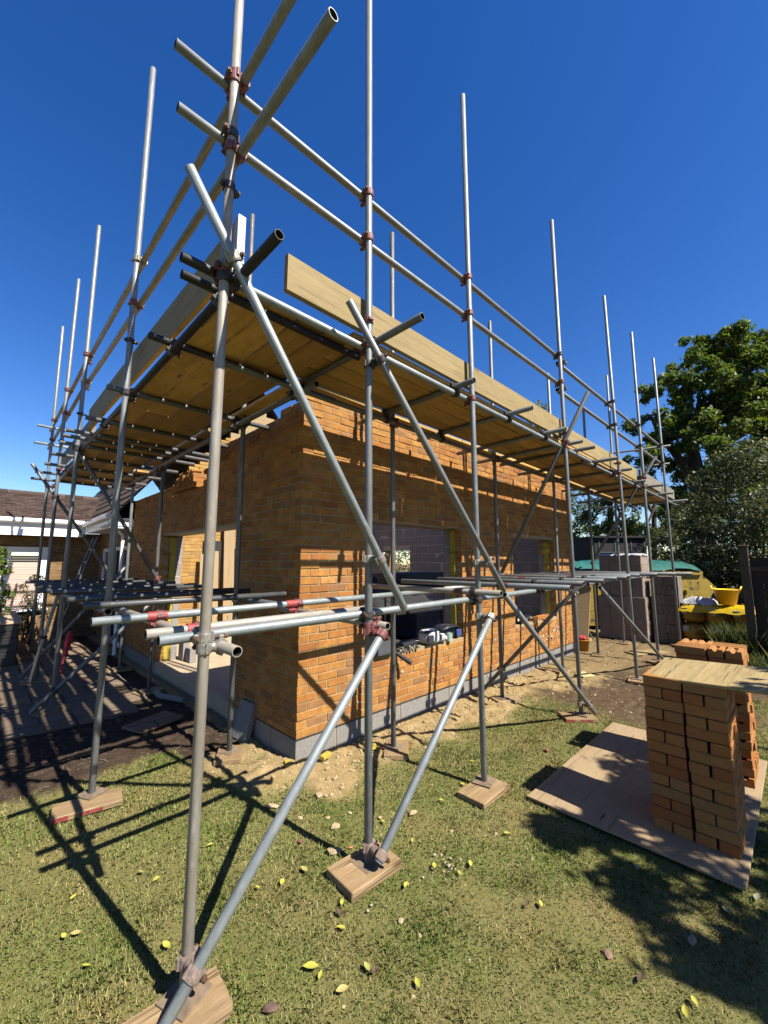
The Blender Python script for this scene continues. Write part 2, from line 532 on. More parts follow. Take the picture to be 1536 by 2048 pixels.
sand = m.ramp(n3, [(.3, (.40, .28, .12)), (.6, (.56, .42, .21)), (.8, (.68, .54, .31))])
sand = m.mix(sand, (.30, .19, .08), m.ramp(n2, [(.5, 0.0), (.75, .6)]))
soil = m.ramp(m.mix(n3, n2, .5), [(.3, (.06, .04, .025)), (.52, (.145, .10, .06)), (.72, (.30, .22, .14))])
dark = m.ramp(m.mix(n3, n2, .5), [(.3, (.04, .026, .018)), (.55, (.10, .07, .048)), (.75, (.26, .20, .15))])
c = m.mix(lawn, soil, sp.outputs[1]); c = m.mix(c, dark, sp.outputs[2]); c = m.mix(c, sand, sp.outputs[0])
m.bump(m.mix(n2, m.noise(220, 3, .7), .4), .8, .012)
M_GROUND = m.fin(c, .97, 0, .08)
me.materials.append(M_GROUND)
ground = link(bpy.data.objects.new('ground', me)); tag(ground, 'patchy dry lawn worn to sand and soil round the new walls', 'ground', kind='structure')


# grass: real blades on the lawn, thinner where it is worn
def blades(n, area, hgt, wid, keep=None):
    x0, x1, y0, y1 = area
    x = nr.uniform(x0, x1, n); y = nr.uniform(y0, y1, n)
    s, o, d = masks(x, y)
    p = 1 - np.maximum(np.maximum(s * 1.2, d * 1.15), np.clip(o * 1.1, 0, 1)); p *= .35 + .65 * sstep(.25, .55, fbm(x, y, 3.1, 41))
    ok = nr.uniform(0, 1, n) < p
    v = np.stack([x - CAM.x, y - CAM.y], -1); dep = v @ np.array([fh.x, fh.y]); lat = v @ np.array([rgt.x, rgt.y])
    ok &= (dep > .5) & (np.abs(lat) < dep * 1.05 + .35)
    ok &= ~((x > .96) & (x < 2.95) & (y > -2.9) & (y < -1.7))
    ok &= ~((x > 0) & (y > 0))
    if keep is not None: ok &= keep(dep)
    x, y = x[ok], y[ok]; n = len(x); z = height(x, y)
    a = nr.uniform(0, 6.283, n); lean = nr.uniform(.25, 1.35, n); h = hgt * nr.uniform(.5, 1.35, n)
    tuft = sstep(.5, .75, fbm(x, y, 5.0, 51)); h *= 1 + .5 * tuft; lean *= 1 - .35 * tuft
    dx, dy = np.cos(a), np.sin(a); w = wid * nr.uniform(.6, 1.3, n)
    B = np.stack([x, y, z - .004], -1); S = np.stack([-dy, dx, np.zeros(n)], -1) * w[:, None]
    mid = B + np.stack([dx * h * .45 * np.sin(lean * .6), dy * h * .45 * np.sin(lean * .6), h * .5 * np.cos(lean * .6)], -1)
    tip = B + np.stack([dx * h * np.sin(lean), dy * h * np.sin(lean), h * np.cos(lean) * .9 + .004], -1)
    return np.stack([B - S, B + S, mid + S * .8, tip, mid - S * .8], 1)


P = np.concatenate([blades(330000, (-2.6, 1.8, -3.0, 1.3), .019, .0010, lambda d: d < 2.6),
                    blades(420000, (-3.2, 6.0, -3.6, 1.4), .022, .0014, lambda d: d >= 2.6),
                    ])
m = NT('grass_blades')
i_ = m.island()
c = m.ramp(i_, [(0, (.16, .21, .04)), (.3, (.26, .29, .07)), (.48, (.43, .38, .14)), (.66, (.54, .47, .22)), (.85, (.62, .55, .30)), (1, (.46, .36, .18))])
gm = m.ramp(m.noise(1.5, 5, .6), [(.38, (.55, .86, .42)), (.52, (.90, 1.0, .85)), (.66, (1.15, .98, .85))])
c = m.mix(c, gm, 1.0, 'MULTIPLY')
m.b.inputs['Subsurface Weight'].default_value = 0
M_GRASS = m.fin(c, .7, 0, .2, .55)
g = tris_mesh('grass', P, M_GRASS); tag(g, 'short dry grass of the lawn', 'grass', kind='stuff')
# ------------------------------------------------------------------ brickwork
BL, BH, BD, J = .215, .065, .1025, .010
CP = BH + J


def brick(mb, O, u, n, s0, s1, z0, z1, depth=BD, mi=0, jit=.0026, prot=0.0):
    """one brick: u along the wall, n outward normal; chamfered arris and slightly uneven faces"""
    c = .0035; e = lambda: rnd.uniform(-jit, jit)
    pr = prot + rnd.uniform(-.002, .0045)
    def P(s, z, d): return O + u * s + UP * z + n * d
    fr = [(s0 + c, z0 + c), (s1 - c, z0 + c), (s1 - c, z1 - c), (s0 + c, z1 - c)]
    fu = [(s0, z0), (s1, z0), (s1, z1), (s0, z1)]
    vs = [P(a + e(), b + e(), pr + e() * .6) for a, b in fr] + [P(a + e(), b + e(), pr - c) for a, b in fu] + [P(a, b, -depth) for a, b in fu]
    fs = [(0, 1, 2, 3), (8, 11, 10, 9)]
    for i in range(4):
        j = (i + 1) % 4
        fs += [(4 + i, 4 + j, j, i), (8 + i, 8 + j, 4 + j, 4 + i)]
    mb.add(vs, fs if u.cross(UP).dot(n) > 0 else [f[::-1] for f in fs], mi)


def brickwork(mb, O, u, n, L, z0, topf, holes=(), half_first=False, skip=False, mort=1, endhalf=True, nb=None, prot=None):
    """stretcher bond from s=0 to L; topf(s) -> number of courses; holes: (s0, s1, z0, z1)"""
    top = 60
    for k in range(top):
        a = z0 + k * CP + J / 2; b = a + BH
        odd = (k % 2 == 1) != half_first
        s = -(BD + J) if odd else 0.0
        while s < L:
            s0, s1 = max(s, 0), min(s + BL, L - .002)
            s += BL + J
            if skip and s0 == 0 and s1 - s0 < BD + .01: continue
            if s1 - s0 < .03 or k >= topf((s0 + s1) / 2): continue
            segs = [(s0, s1)]
            for h0, h1, hz0, hz1 in holes:
                if b - .02 > hz0 and a + .02 < hz1:
                    new = []
                    for p, q in segs:
                        if q <= h0 or p >= h1: new.append((p, q))
                        else:
                            if p < h0 - .03: new.append((p, h0))
                            if q > h1 + .03: new.append((h1, q))
                    segs = new
            for p, q in segs: brick(mb, O, u, n, p, q, a, b, prot=prot(k, p) if prot else 0)
    # mortar body, 5 mm behind the faces, cut by the same openings and stepped with the top
    cuts = sorted(set([.006, L - .006] + [v for h in holes for v in h[:2]] + [i * .225 for i in range(1, int(L / .225) + 1)]))
    for p, q in zip(cuts, cuts[1:]):
        if q - p < .01: continue
        mid = (p + q) / 2; t = min(topf(mid), topf(p + .01), topf(q - .01))
        zs = [(z0, z0 + t * CP - J / 2)]
        for h0, h1, hz0, hz1 in holes:
            if h0 <= mid <= h1:
                zs = [z for a, b in zs for z in ((a, min(b, hz0)), (max(a, hz1), b)) if z[1] - z[0] > .01]
        for a, b in zs:
            pts = [O + u * s + UP * z + n * d for d in (-.005, -BD + .003) for s, z in ((p, a), (q, a), (q, b), (p, b))]
            fs = [(0, 1, 2, 3), (7, 6, 5, 4), (0, 4, 5, 1), (1, 5, 6, 2), (2, 6, 7, 3), (3, 7, 4, 0)]
            mb.add(pts, fs if u.cross(UP).dot(n) > 0 else [f[::-1] for f in fs], mort)


def blockwall(mb, lo, hi, ax, holes=(), bl=.45, bh=.225, mi=0, mort=1, th=.1):
    """blockwork leaf: ax 0 runs along x, 1 along y; lo/hi corner boxes"""
    L0, L1 = lo[ax], hi[ax]; k = 0; z = lo[2]
    while z < hi[2] - .02:
        s = L0 - (bl / 2 if k % 2 else 0)
        while s < L1:
            a, b = max(s, L0), min(s + bl - .012, L1); s += bl
            if b - a < .03: continue
            z1 = min(z + bh - .012, hi[2])
            segs = [(a, b)]
            for h0, h1, hz0, hz1 in holes:
                if z1 - .05 > hz0 and z + .05 < hz1:
                    new = []
                    for p, q in segs:
                        if q <= h0 or p >= h1: new.append((p, q))
                        else:
                            if p < h0 - .02: new.append((p, h0))
                            if q > h1 + .02: new.append((h1, q))
                    segs = new
            for p, q in segs:
                A, B = list(lo), list(hi); A[ax], B[ax] = p, q; A[2], B[2] = z, z1
                mb.box(A, B, mi, jit=.0015)
        z += bh; k += 1
    cuts = sorted(set([L0, L1] + [v for h in holes for v in h[:2] if L0 < v < L1]))
    o = 1 - ax
    for p, q in zip(cuts, cuts[1:]):
        zs = [(lo[2], hi[2] - .006)]
        for h0, h1, hz0, hz1 in holes:
            if h0 <= (p + q) / 2 <= h1:
                zs = [t for a, b in zs for t in ((a, min(b, hz0)), (max(a, hz1), b)) if t[1] - t[0] > .01]
        for a, b in zs:
            A, B = list(lo), list(hi); A[ax], B[ax] = p + .003, q - .003; A[o] += .001; B[o] -= .001; A[2], B[2] = a, b
            mb.box(A, B, mort)


Zb = .215; LX, LY = 6.42, 5.95
XU, YU = Vector((1, 0, 0)), Vector((0, 1, 0)); O0 = Vector((0, 0, 0))
ext = empty('brick_extension', (0, 0, 0), 'half built orange brick extension without a roof inside the scaffold', 'building')
W1 = (.83, 2.60, .775, 2.245); W2 = (4.03, 5.62, .775, 2.20); DR = (1.35, 4.05, .0, 2.215); EW = (4.1, 5.12)
cB = lambda z: round((z - Zb) / CP)


def top_right(s):
    return 43 if s < 2.3 else (44 if s < 5 else 44)


def top_left(s):
    t = 42 if s < .5 else 41
    for k, y in enumerate((2.05, 2.22, 2.38, 2.55)):
        if s > y: t -= 1.5
    if s > 2.6: t = 35
    if s > 3.75: t = 37
    return round(t)


mb = MB()
brickwork(mb, O0, XU, Vector((0, -1, 0)), LX, Zb, top_right, [W1, W2], skip=True)
# chalk-pale mortar smears
mb.build('front_wall', [M_BRICK, M_MORTAR], ext)
mb = MB()
brickwork(mb, Vector((0, .0, 0)), YU, Vector((-1, 0, 0)), LY, Zb, top_left, [DR], half_first=True, skip=True)
mb.build('side_wall', [M_BRICK, M_MORTAR], ext)
mb = MB()   # far end wall outer face
brickwork(mb, Vector((LX, 0, 0)), YU, Vector((1, 0, 0)), LY, Zb, lambda s: 42, [(EW[0], EW[1], .9, 2.1)], half_first=True, skip=True)
mb.build('end_wall', [M_BRICK, M_MORTAR], ext)
# plinth of dense blocks
mb = MB()
def plinth(L, ax, seed):
    s = 0.0
    while s < L:
        l = .44
        a, b = s + (.0 if s == 0 else .006), min(s + l, L)
        if ax == 0: mb.box((a, .004, -.25), (b, .1, Zb - .006), 0, ch=.004)
        else: mb.box((.004, max(a, .104), -.25), (.1, b, Zb - .006), 0, ch=.004)
        s += .45
plinth(LX, 0, 1); plinth(LY, 1, 2)
mb.box((.012, .012, -.2), (LX - .01, .095, Zb - .014), 1); mb.box((.012, .1, -.2), (.095, LY, Zb - .014), 1)
mb.build('plinth', [M_PLINTH, M_MORTAR], ext)
mb = MB(); mb.box((-.004, -.004, Zb - .005), (LX + .004, .1, Zb + .0015), 0); mb.box((-.004, .102, Zb - .005), (.1, DR[0], Zb + .0015), 0)
mb.box((-.004, DR[1], Zb - .005), (.1, LY, Zb + .0015), 0)
mb.build('damp_proof_course', M_DARK, ext)
# floor slab
mb = MB(); mb.box((.102, .102, -.05), (LX - .1, LY, .20)); mb.box((-.001, DR[0] + .01, .05), (.101, DR[1] - .01, .2145)); mb.build('floor_slab', M_CONC, ext)
# inner leaf
mb = MB()
ih = 3.28
blockwall(mb, (.205, .205, .2), (LX - .205, .305, ih), 0, [(W1[0] + .0, W1[1] - .0, .775, 2.25), (W2[0], W2[1], .775, 2.2)])
blockwall(mb, (.205, .31, .2), (.305, LY, 2.7), 1, [(DR[0], DR[1], 0, 2.215)])
blockwall(mb, (LX - .305, .31, .2), (LX - .205, LY, 3.0), 1, [(EW[0], EW[1], .9, 2.1)])
mb.build('inner_leaf', [M_BLOCK, M_BMORT], ext)
# cavity insulation bats, seen at the openings and over the wall head
def ragged(x0, x1, y0, y1, z0, z1, extra=None):
    mb = MB(); z = z0
    while z < z1:
        h = rnd.uniform(.25, .45); q = min(z + h, z1); j = rnd.uniform(-.008, .012)
        mb.box((x0 - j, y0, z), (x1 + j, y1, q - .004), 0, ch=.006, jit=.003); z = q
    if extra: extra(mb)
    mb.build('cavity_insulation', M_INS, ext)
ragged(W1[1] - .012, W1[1] + .1, .108, .2, .78, 2.24)
ragged(W2[1] - .012, W2[1] + .1, .108, .2, .78, 2.19, lambda m_: (m_.rock((W2[1] - .03, .15, 2.10), .09, 0, .9), m_.rock((W2[1] - .02, .14, 2.0), .08, 0, 1.1)))
ragged(W1[0] - .1, W1[0] + .01, .108, .2, .78, 2.24)
ragged(W2[0] - .1, W2[0] + .01, .108, .2, .78, 2.19)
ragged(.108, .2, DR[1] - .02, DR[1] + .1, .22, 2.2)
for lo_, hi_ in [((LX - .2, EW[0] - .05, .85), (LX - .11, EW[0] + .02, 2.1)), ((LX - .2, EW[1] - .02, .85), (LX - .11, EW[1] + .05, 2.1)), ((.3, .112, .25), (W1[0] - .1, .198, 3.1)), ((W1[1] + .1, .112, .25), (W2[0] - .1, .198, 3.1)), ((W2[1] + .1, .112, .25), (LX - .2, .198, 3.1))] + [((a - .1, .112, 2.40), (b + .1, .198, 3.1)) for a, b in (W1[:2], W2[:2])] + [((a, .112, .25), (b, .198, .765)) for a, b in (W1[:2], W2[:2])]:
    mb = MB(); mb.box(lo_, hi_); mb.build('cavity_insulation', M_INS, ext)
# steel lintels
for a, b, z in ((W1[0], W1[1], W1[3]), (W2[0], W2[1], W2[3])):
    mb = MB(); mb.box((a - .12, .002, z - .004), (b + .12, .1, z + .003)); mb.box((a - .12, .104, z - .004), (b + .12, .3, z + .17)); mb.build('lintel', M_LINT, ext)
mb = MB(); mb.box((.002, DR[0] - .12, 2.211), (.1, DR[1] + .12, 2.218)); mb.box((.104, DR[0] - .12, 2.21), (.3, DR[1] + .12, 2.39)); mb.build('lintel', M_LINT, ext)
mb = MB()   # air brick low in the side wall
for i in range(4): mb.box((-.006, .30, .246 + i * .014), (.02, .50, .254 + i * .014))
mb.box((-.002, .292, .235), (.02, .508, .241)); mb.box((-.002, .292, .303), (.02, .508, .309))
mb.build('air_brick', M_BRICKY, ext)

mb = MB()
for cx_, cz_, q in [(rnd.uniform(4.95, 5.8), rnd.uniform(.40, .62), rnd.uniform(.015, .05)) for _ in range(26)] + [(rnd.uniform(.3, 4.0), rnd.uniform(.3, .72), rnd.uniform(.008, .025)) for _ in range(16)]:
    pts = [(cx_ + q * rnd.uniform(.5, 1.3) * math.cos(t), -.0062, cz_ + q * .6 * rnd.uniform(.4, 1.2) * math.sin(t)) for t in [i * .785 for i in range(8)]]
    mb.add(pts + [(x, -.003, z) for x, y, z in pts], [tuple(range(8))] + [(i, i + 8, (i + 1) % 8 + 8, (i + 1) % 8) for i in range(8)])
o = mb.build('mortar_smear', M_SMEAR, ext); o['kind'] = 'stuff'

# loose bricks laid out ready on the unfinished side wall
def frog_brick(name):
    mb = MB()
    h = .033; w = .051; c = .004
    pr = [(-w + c, -h), (w - c, -h), (w, -h + c), (w, h - c), (w - c, h), (.020, h), (.009, h - .018), (-.009, h - .018), (-.020, h), (-w + c, h), (-w, h - c), (-w, -h + c)]
    mb.prism(pr, 0, (-.1075, .1075), 0)
    mb.v = [(x + rnd.uniform(-.0015, .0015), y + rnd.uniform(-.0012, .0012), z + rnd.uniform(-.0012, .0012)) for x, y, z in mb.v]
    return mb.build(name, M_STKO, world=Matrix.Identity(4))


m = NT('loose_brick'); ob = m.objrand()
c = m.ramp(ob, [(0, (.50, .17, .055)), (.35, (.60, .25, .075)), (.7, (.60, .29, .095)), (1, (.50, .245, .09))])
n1 = m.noise(28, 6, .7); n2 = m.noise(140, 4, .7)
c = m.mix(c, (.30, .13, .06), m.ramp(n1, [(.48, 0.0), (.8, .6)])); c = m.mix(c, (.72, .42, .18), m.ramp(n2, [(.55, 0.0), (.8, .5)]))
m.bump(m.mix(n1, n2, .6), .5, .006); M_STKO = m.fin(c, .92, 0, .15)
protos = [frog_brick('brick') for _ in range(3)]
for _ in range(3):
    mb = MB(); mb.box((-.1075, -.051, -.033), (.1075, .051, .033), 0, ch=.004, jit=.0018); protos.append(mb.build('brick', M_STKO, world=Matrix.Identity(4)))
pfree = {0: [0, 1, 2], 1: [3, 4, 5]}
bcount = [0]


def place_brick(M, label, group, plain_=0):
    k = 3 * plain_ + rnd.randrange(3)
    if pfree[plain_]: b = protos[pfree[plain_].pop()]
    else:
        b = protos[k].copy(); col.objects.link(b)
    b.matrix_basis = M; W[b.name] = M.copy()
    return tag(b, label, 'brick', group)


def stack(x0, y0, courses, s, label, group, ragged_end=0.0, pl=0, mixed_top=False):
    cw = .226; j = lambda a: rnd.uniform(-a, a)
    def head(r, c, k):     # long side along x
        yy = y0 - .056 - (c // 2) * cw - (c % 2) * .110
        M = Matrix.Translation((x0 + .1075 + r * .221 + j(.007) + (ragged_end * rnd.uniform(-1, 1) if c == 3 else 0), yy + j(.003) - (abs(ragged_end) * rnd.random() if c == 3 else 0), .071 + k * s)) @ Matrix.Rotation(j(.016), 4, 'Z')
        place_brick(M, label, group, pl)
    def stretch(r, c, k):  # long side along y
        M = Matrix.Translation((x0 + .054 + r * .110 + j(.006), y0 - .110 - c * cw + j(.005) - (abs(ragged_end) * rnd.random() if c == 1 else 0), .071 + k * s)) @ Matrix.Rotation(R(90) + j(.016), 4, 'Z')
        place_brick(M, label, group, pl)
    for k in range(courses):
        if mixed_top and k == courses - 1:
            for r in (0, 1): stretch(r, 0, k)
            for c in (2, 3): head(0, c, k)
            for c in (0, 1): head(1, c, k)
            for r in (2, 3): stretch(r, 1, k)
        elif k % 2 == 0:
            for r in range(2):
                for c in range(4): head(r, c, k)
        else:
            for r in range(4):
                for c in range(2): stretch(r, c, k)


stack(1.205, -2.425, 14, .0695, 'orange brick in the dry stack under the dusty board on the plywood sheet', 'bricks stacked under the board', .004, 1)
stack(2.30, -2.42, 15, .068, 'orange grooved brick in the uncovered stack behind the board covered one', 'bricks in the uncovered stack', .012, 0, True)
for yy, z0, n in ((2.72, 2.84, 3), (2.83, 2.84, 4), (2.94, 2.84, 4), (3.05, 2.84, 3), (3.16, 2.84, 4), (3.27, 2.84, 4), (3.38, 2.84, 3), (3.49, 2.84, 2)):
    for k in range(n):
        M = Matrix.Translation((.051 + rnd.uniform(-.012, .012), yy + rnd.uniform(-.01, .01), z0 + .035 + k * .068)) @ Matrix.Rotation(rnd.uniform(-.12, .12), 4, 'Z')
        place_brick(M, 'loose brick piled dry on the stepped top of the shaded side wall', 'bricks piled on the side wall')

# plywood sheets and the board over the bricks
mb = MB(); mb.box((.95, -2.91, .0), (2.97, -1.67, .016), ch=.002)
o = mb.build('plywood_sheet', M_PLY, origin=(1.9, -2.3, .0)); tag(o, 'large dusty plywood sheet lying on the lawn under both brick stacks', 'plywood')
bpy.context.view_layer.update()
me = o.data
# stand slightly proud of the turf
o.location.z = .022
mb = MB(); mb.box((-.25, -.345, 0), (.25, .33, .020), ch=.003)
Mb = Matrix.Translation((1.45, -2.78, 1.022)) @ Matrix.Rotation(R(-4), 4, 'Z') @ Matrix.Rotation(R(-5.5), 4, 'Y') @ Matrix.Rotation(R(-3), 4, 'X')
o = mb.build('cover_board', M_PLYC if 'M_PLYC' in globals() else M_TOE, world=Mb); tag(o, 'mortar dusted board covering the top of the nearer brick stack', 'board')
# ------------------------------------------------------------------ scaffold
scaf = empty('scaffold', (-1.37, -1.35, 0), 'grey steel tube scaffold with red couplers standing round the new brick walls', 'scaffold')
TR = .02415
TUBES = []


def tube(name, p0, p1, mat=None, label=None, r=TR, n=20):
    p0, p1 = Vector(p0), Vector(p1); L = (p1 - p0).length
    z = (p1 - p0).normalized(); x = z.orthogonal().normalized(); y = z.cross(x)
    mb = MB(); ring = lambda rr, t: [(rr * math.cos(2 * math.pi * i / n), rr * math.sin(2 * math.pi * i / n), t) for i in range(n)]
    ri = r - .0042; dpt = min(.3, L * .4)
    e = .0012
    A = ring(r - e, 0) + ring(r, e) + ring(r, L - e) + ring(r - e, L)
    mb.add(A, [(k * n + i, k * n + (i + 1) % n, (k + 1) * n + (i + 1) % n, (k + 1) * n + i) for k in range(3) for i in range(n)], 0, True)
    for t, ti, flip in ((0, dpt, False), (L, L - dpt, True)):
        B = ring(r - e, t) + ring(ri, t)
        fs = [(i, n + i, n + (i + 1) % n, (i + 1) % n) for i in range(n)]
        mb.add(B, fs if not flip else [f[::-1] for f in fs], 0)
        Cc = ring(ri, t) + ring(ri, ti)
        fs = [(i, n + i, n + (i + 1) % n, (i + 1) % n) for i in range(n)]
        mb.add(Cc, fs if not flip else [f[::-1] for f in fs], 1, True)
        mb.add(ring(ri, ti), [tuple(range(n)) if flip is False else tuple(range(n))[::-1]], 1)
    o = mb.build(name, [mat or M_GALV, M_TUBEIN], scaf, world=basis(x, y, z, p0))
    if label: o['label'] = label
    t = dict(p0=p0, p1=p1, o=o, d=z); TUBES.append(t)
    return t


def coupler(tA, tB, mat=M_CL_G, at=None, swivel=False):
    """clamp joining two tubes where they pass; rings, hinge flaps, bolts and nuts in one mesh"""
    a, d, b, e = tA['p0'], tA['d'], tB['p0'], tB['d']
    w = a - b; B = d.dot(e); den = 1 - B * B
    if den < 1e-4 or at is not None:
        pa = Vector(at) if at is not None else (a + tA['p1']) / 2; pa = a + d * (pa - a).dot(d); pb = b + e * (pa - b).dot(e)
    else:
        s = (B * e.dot(w) - d.dot(w)) / den; t = (e.dot(w) - B * d.dot(w)) / den
        pa, pb = a + d * s, b + e * t
    mb = MB()
    link_d = pb - pa
    for p, ax, oth in ((pa, d, pb), (pb, e, pa)):
        o_dir = (oth - p)
        o_dir = (o_dir - ax * o_dir.dot(ax))
        o_dir = o_dir.normalized() if o_dir.length > .004 else ax.orthogonal().normalized()
        sd = ax.cross(o_dir).normalized()
        r0, r1, hw, n = TR + .0006, TR + .0075, .024, 16
        R_ = lambda rr, t: [p + ax * t + o_dir * (rr * math.cos(2 * math.pi * i / n)) + sd * (rr * math.sin(2 * math.pi * i / n)) for i in range(n)]
        V_ = R_(r0, -hw) + R_(r1, -hw) + R_(r1 + .002, -hw * .6) + R_(r1 + .002, hw * .6) + R_(r1, hw) + R_(r0, hw)
        mb.add(V_, [(k * n + i, k * n + (i + 1) % n, (k + 1) * n + (i + 1) % n, (k + 1) * n + i) for k in range(5) for i in range(n)], 0)
        Mx = basis(ax, o_dir, sd, p)
        for sg in (1, -1):    # hinge one side, bolt flap the other
            if sg == 1:
                mb.box((-.018, -.013, TR + .004), (.018, .013, TR + .026), 0, Mx, ch=.004)
                c0 = Mx @ Vector((0, -.035, TR + .017)); c1 = Mx @ Vector((0, .045, TR + .017))
                mb.cyl(c0, c1, .0065, n=8, mi=1); mb.cyl(Mx @ Vector((0, -.030, TR + .017)), Mx @ Vector((0, -.017, TR + .017)), .0125, n=6, mi=1, smooth=False)
            else:
                mb.cyl(Mx @ Vector((-.022, 0, -TR - .009)), Mx @ Vector((.022, 0, -TR - .009)), .009, n=8)
    mid = (pa + pb) / 2
    if link_d.length > .03:
        mb.cyl(mid - link_d.normalized() * .012, mid + link_d.normalized() * .012, .024, n=10)
    return mb.build('coupler', [mat, M_BOLT], tA['o'], origin=mid)


def band(t, z, mat=M_CL_R, bolt=(1, 0, 0)):
    """single ring clipped on a pole (board clip or toe board clamp)"""
    p = t['p0'] + t['d'] * z; mb = MB(); d = t['d']; b = Vector(bolt); b = (b - d * b.dot(d)).normalized(); s = d.cross(b)
    n = 16; r0, r1, hw = TR + .0006, TR + .007, .018
    R_ = lambda rr, q: [p + d * q + b * (rr * math.cos(2 * math.pi * i / n)) + s * (rr * math.sin(2 * math.pi * i / n)) for i in range(n)]
    V_ = R_(r0, -hw) + R_(r1, -hw) + R_(r1, hw) + R_(r0, hw)
    mb.add(V_, [(k * n + i, k * n + (i + 1) % n, (k + 1) * n + (i + 1) % n, (k + 1) * n + i) for k in range(3) for i in range(n)], 0)
    Mx = basis(b, s, d, p)
    mb.box((TR + .002, -.012, -.014), (TR + .034, .012, .014), 0, Mx, ch=.004)
    mb.cyl(Mx @ Vector((TR + .024, -.02, 0)), Mx @ Vector((TR + .024, .05, .012)), .0065, n=8)
    mb.cyl(Mx @ Vector((TR + .024, .014, 0)), Mx @ Vector((TR + .024, .027, .004)), .012, n=6, smooth=False)
    mb.box((-TR - .02, -.016, -.01), (-TR - .003, .016, .01), 0, Mx, ch=.003)
    return mb.build('board_clip', mat, t['o'], origin=p)


G, GB, GD, RU = M_GALV, M_GALVB, M_GALVD, M_RUST
# --- poles (standards)
pole = lambda x, y, top, mat=G, z0=.05, lean=(0, 0), lab=None: tube('upright_pole', (x, y, z0), (x + lean[0], y + lean[1], top), mat, lab)
A = pole(-1.393, -1.375, 6.15, RU, lean=(.03, .03), lab='weathered beige corner pole nearest the viewer')
B = pole(-.372, -1.35, 6.2, G, lean=(-.03, 0)); C = pole(.876, -1.35, 6.28, G, lean=(-.045, 0)); D = pole(2.935, -1.35, 6.25, G, lean=(-.07, 0))
E_ = pole(5.03, -1.40, 6.18, G, lean=(-.12, .05)); F_ = pole(6.6, -1.35, 6.2, G, lean=(-.1, 0)); G_ = pole(8.48, -1.35, 6.3, G, lean=(-.27, 0))
L1 = pole(-1.375, .64, 6.3, G, lean=(.005, -.10)); L2 = pole(-1.36, 3.15, 6.2, G, lean=(-.01, -.27)); L3 = pole(-1.37, 4.85, 6.28, G, lean=(0, -.38)); L4 = pole(-1.30, 6.9, 6.2, G, lean=(-.07, -.75))
iRa = pole(.80, -.42, 5.37, GD); iRb = pole(2.815, -.42, 5.22, GD); iRc = pole(4.745, -.42, 5.08, G); iRd = pole(6.40, -.42, 4.9, GD); iRe = pole(8.02, -.42, 6.18, G, lean=(.1, 0))
iLa = pole(-.335, .59, 5.52, GD); iLb = pole(-.33, 3.13, 5.04, GD); iLc = pole(-.33, 4.75, 5.0, G); iLd = pole(-.30, 6.3, 4.9, GD)
OUT_R = [B, C, D, E_, F_, G_]; OUT_L = [L1, L2, L3, L4]
dk = lambda x: 3.235 - .012 * max(0, x)      # the right-hand lift dips slightly
# --- top ledgers
tube('ledger', (-1.565, -1.30, 3.238), (-1.31, -1.30, 3.238), M_BLACKT)
TL = tube('ledger', (-1.305, -1.30, 3.238), (3.9, -1.30, dk(3.9)), GB); TL2 = tube('ledger', (3.75, -1.25, dk(3.7)), (9.6, -1.30, dk(9)), G)
TLi = tube('ledger', (-1.05, -.47, 3.205), (3.2, -.47, 3.17), GD); TLi2 = tube('ledger', (3.1, -.47, 3.165), (9.5, -.47, 3.12), GD)
LL = tube('ledger', (-1.325, -1.80, 3.19), (-1.315, 3.6, 3.195), M_BLACKT); LL2 = tube('ledger', (-1.26, 3.4, 3.195), (-1.24, 7.4, 3.19), G)  # LL is black to stand in for its shaded side
LLi = tube('ledger', (-.385, -.75, 3.15), (-.385, 3.4, 3.15), GD); LLi2 = tube('ledger', (-.385, 3.2, 3.11), (-.385, 7.3, 3.10), GD)
# --- transoms under the deck
TRN_R = []
for x, y0, y1 in ((-.315, -1.76, -.2), (.66, -1.50, -.06), (1.56, -1.57, -.12), (2.40, -1.56, -.1), (3.00, -1.52, -.04), (3.36, -1.54, -.2), (4.15, -1.58, -.08), (5.0, -1.54, -.1), (6.15, -1.46, 0.0), (6.8, -1.6, .3), (7.9, -1.55, .35), (9.2, -1.6, .4)):
    TRN_R.append(tube('transom', (x, y0, dk(x) + .048), (x, y1, dk(x) + .040), GD if rnd.random() < .6 else G))
TRN_L = []
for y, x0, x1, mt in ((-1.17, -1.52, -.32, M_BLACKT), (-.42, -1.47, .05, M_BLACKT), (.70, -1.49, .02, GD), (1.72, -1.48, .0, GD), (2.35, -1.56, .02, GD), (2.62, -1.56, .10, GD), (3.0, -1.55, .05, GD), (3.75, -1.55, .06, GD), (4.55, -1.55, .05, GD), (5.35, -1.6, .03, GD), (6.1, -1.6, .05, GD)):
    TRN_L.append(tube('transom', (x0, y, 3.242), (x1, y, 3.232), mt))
for a, b in ((TL, TRN_R[0]), (TL, TRN_R[1]), (TL, TRN_R[2]), (TL, TRN_R[3]), (TL, TRN_R[4]), (TL2, TRN_R[6]), (TL2, TRN_R[7]), (TL2, TRN_R[8])): coupler(a, b, M_CL_D)
for a, b in ((LL, TRN_L[0]), (LL, TRN_L[1]), (LL, TRN_L[2]), (LL, TRN_L[3]), (LL2, TRN_L[7]), (LLi, TRN_L[1]), (LLi, TRN_L[2]), (TLi, TRN_R[1]), (TLi, TRN_R[2])): coupler(a, b, M_CL_D)
coupler(A, TL, M_CL_R)
coupler(A, LL, M_CL_D)
for p in (B, C, D): coupler(p, TL, M_CL_R)
for p in (E_, F_): coupler(p, TL2, M_CL_R)
for p in (L1, L2): coupler(p, LL, M_CL_D)
for p in (L3, L4): coupler(p, LL2, M_CL_R)
for p in (iRa, iRb): coupler(p, TLi, M_CL_R)
for p in (iRc, iRd): coupler(p, TLi2, M_CL_R)
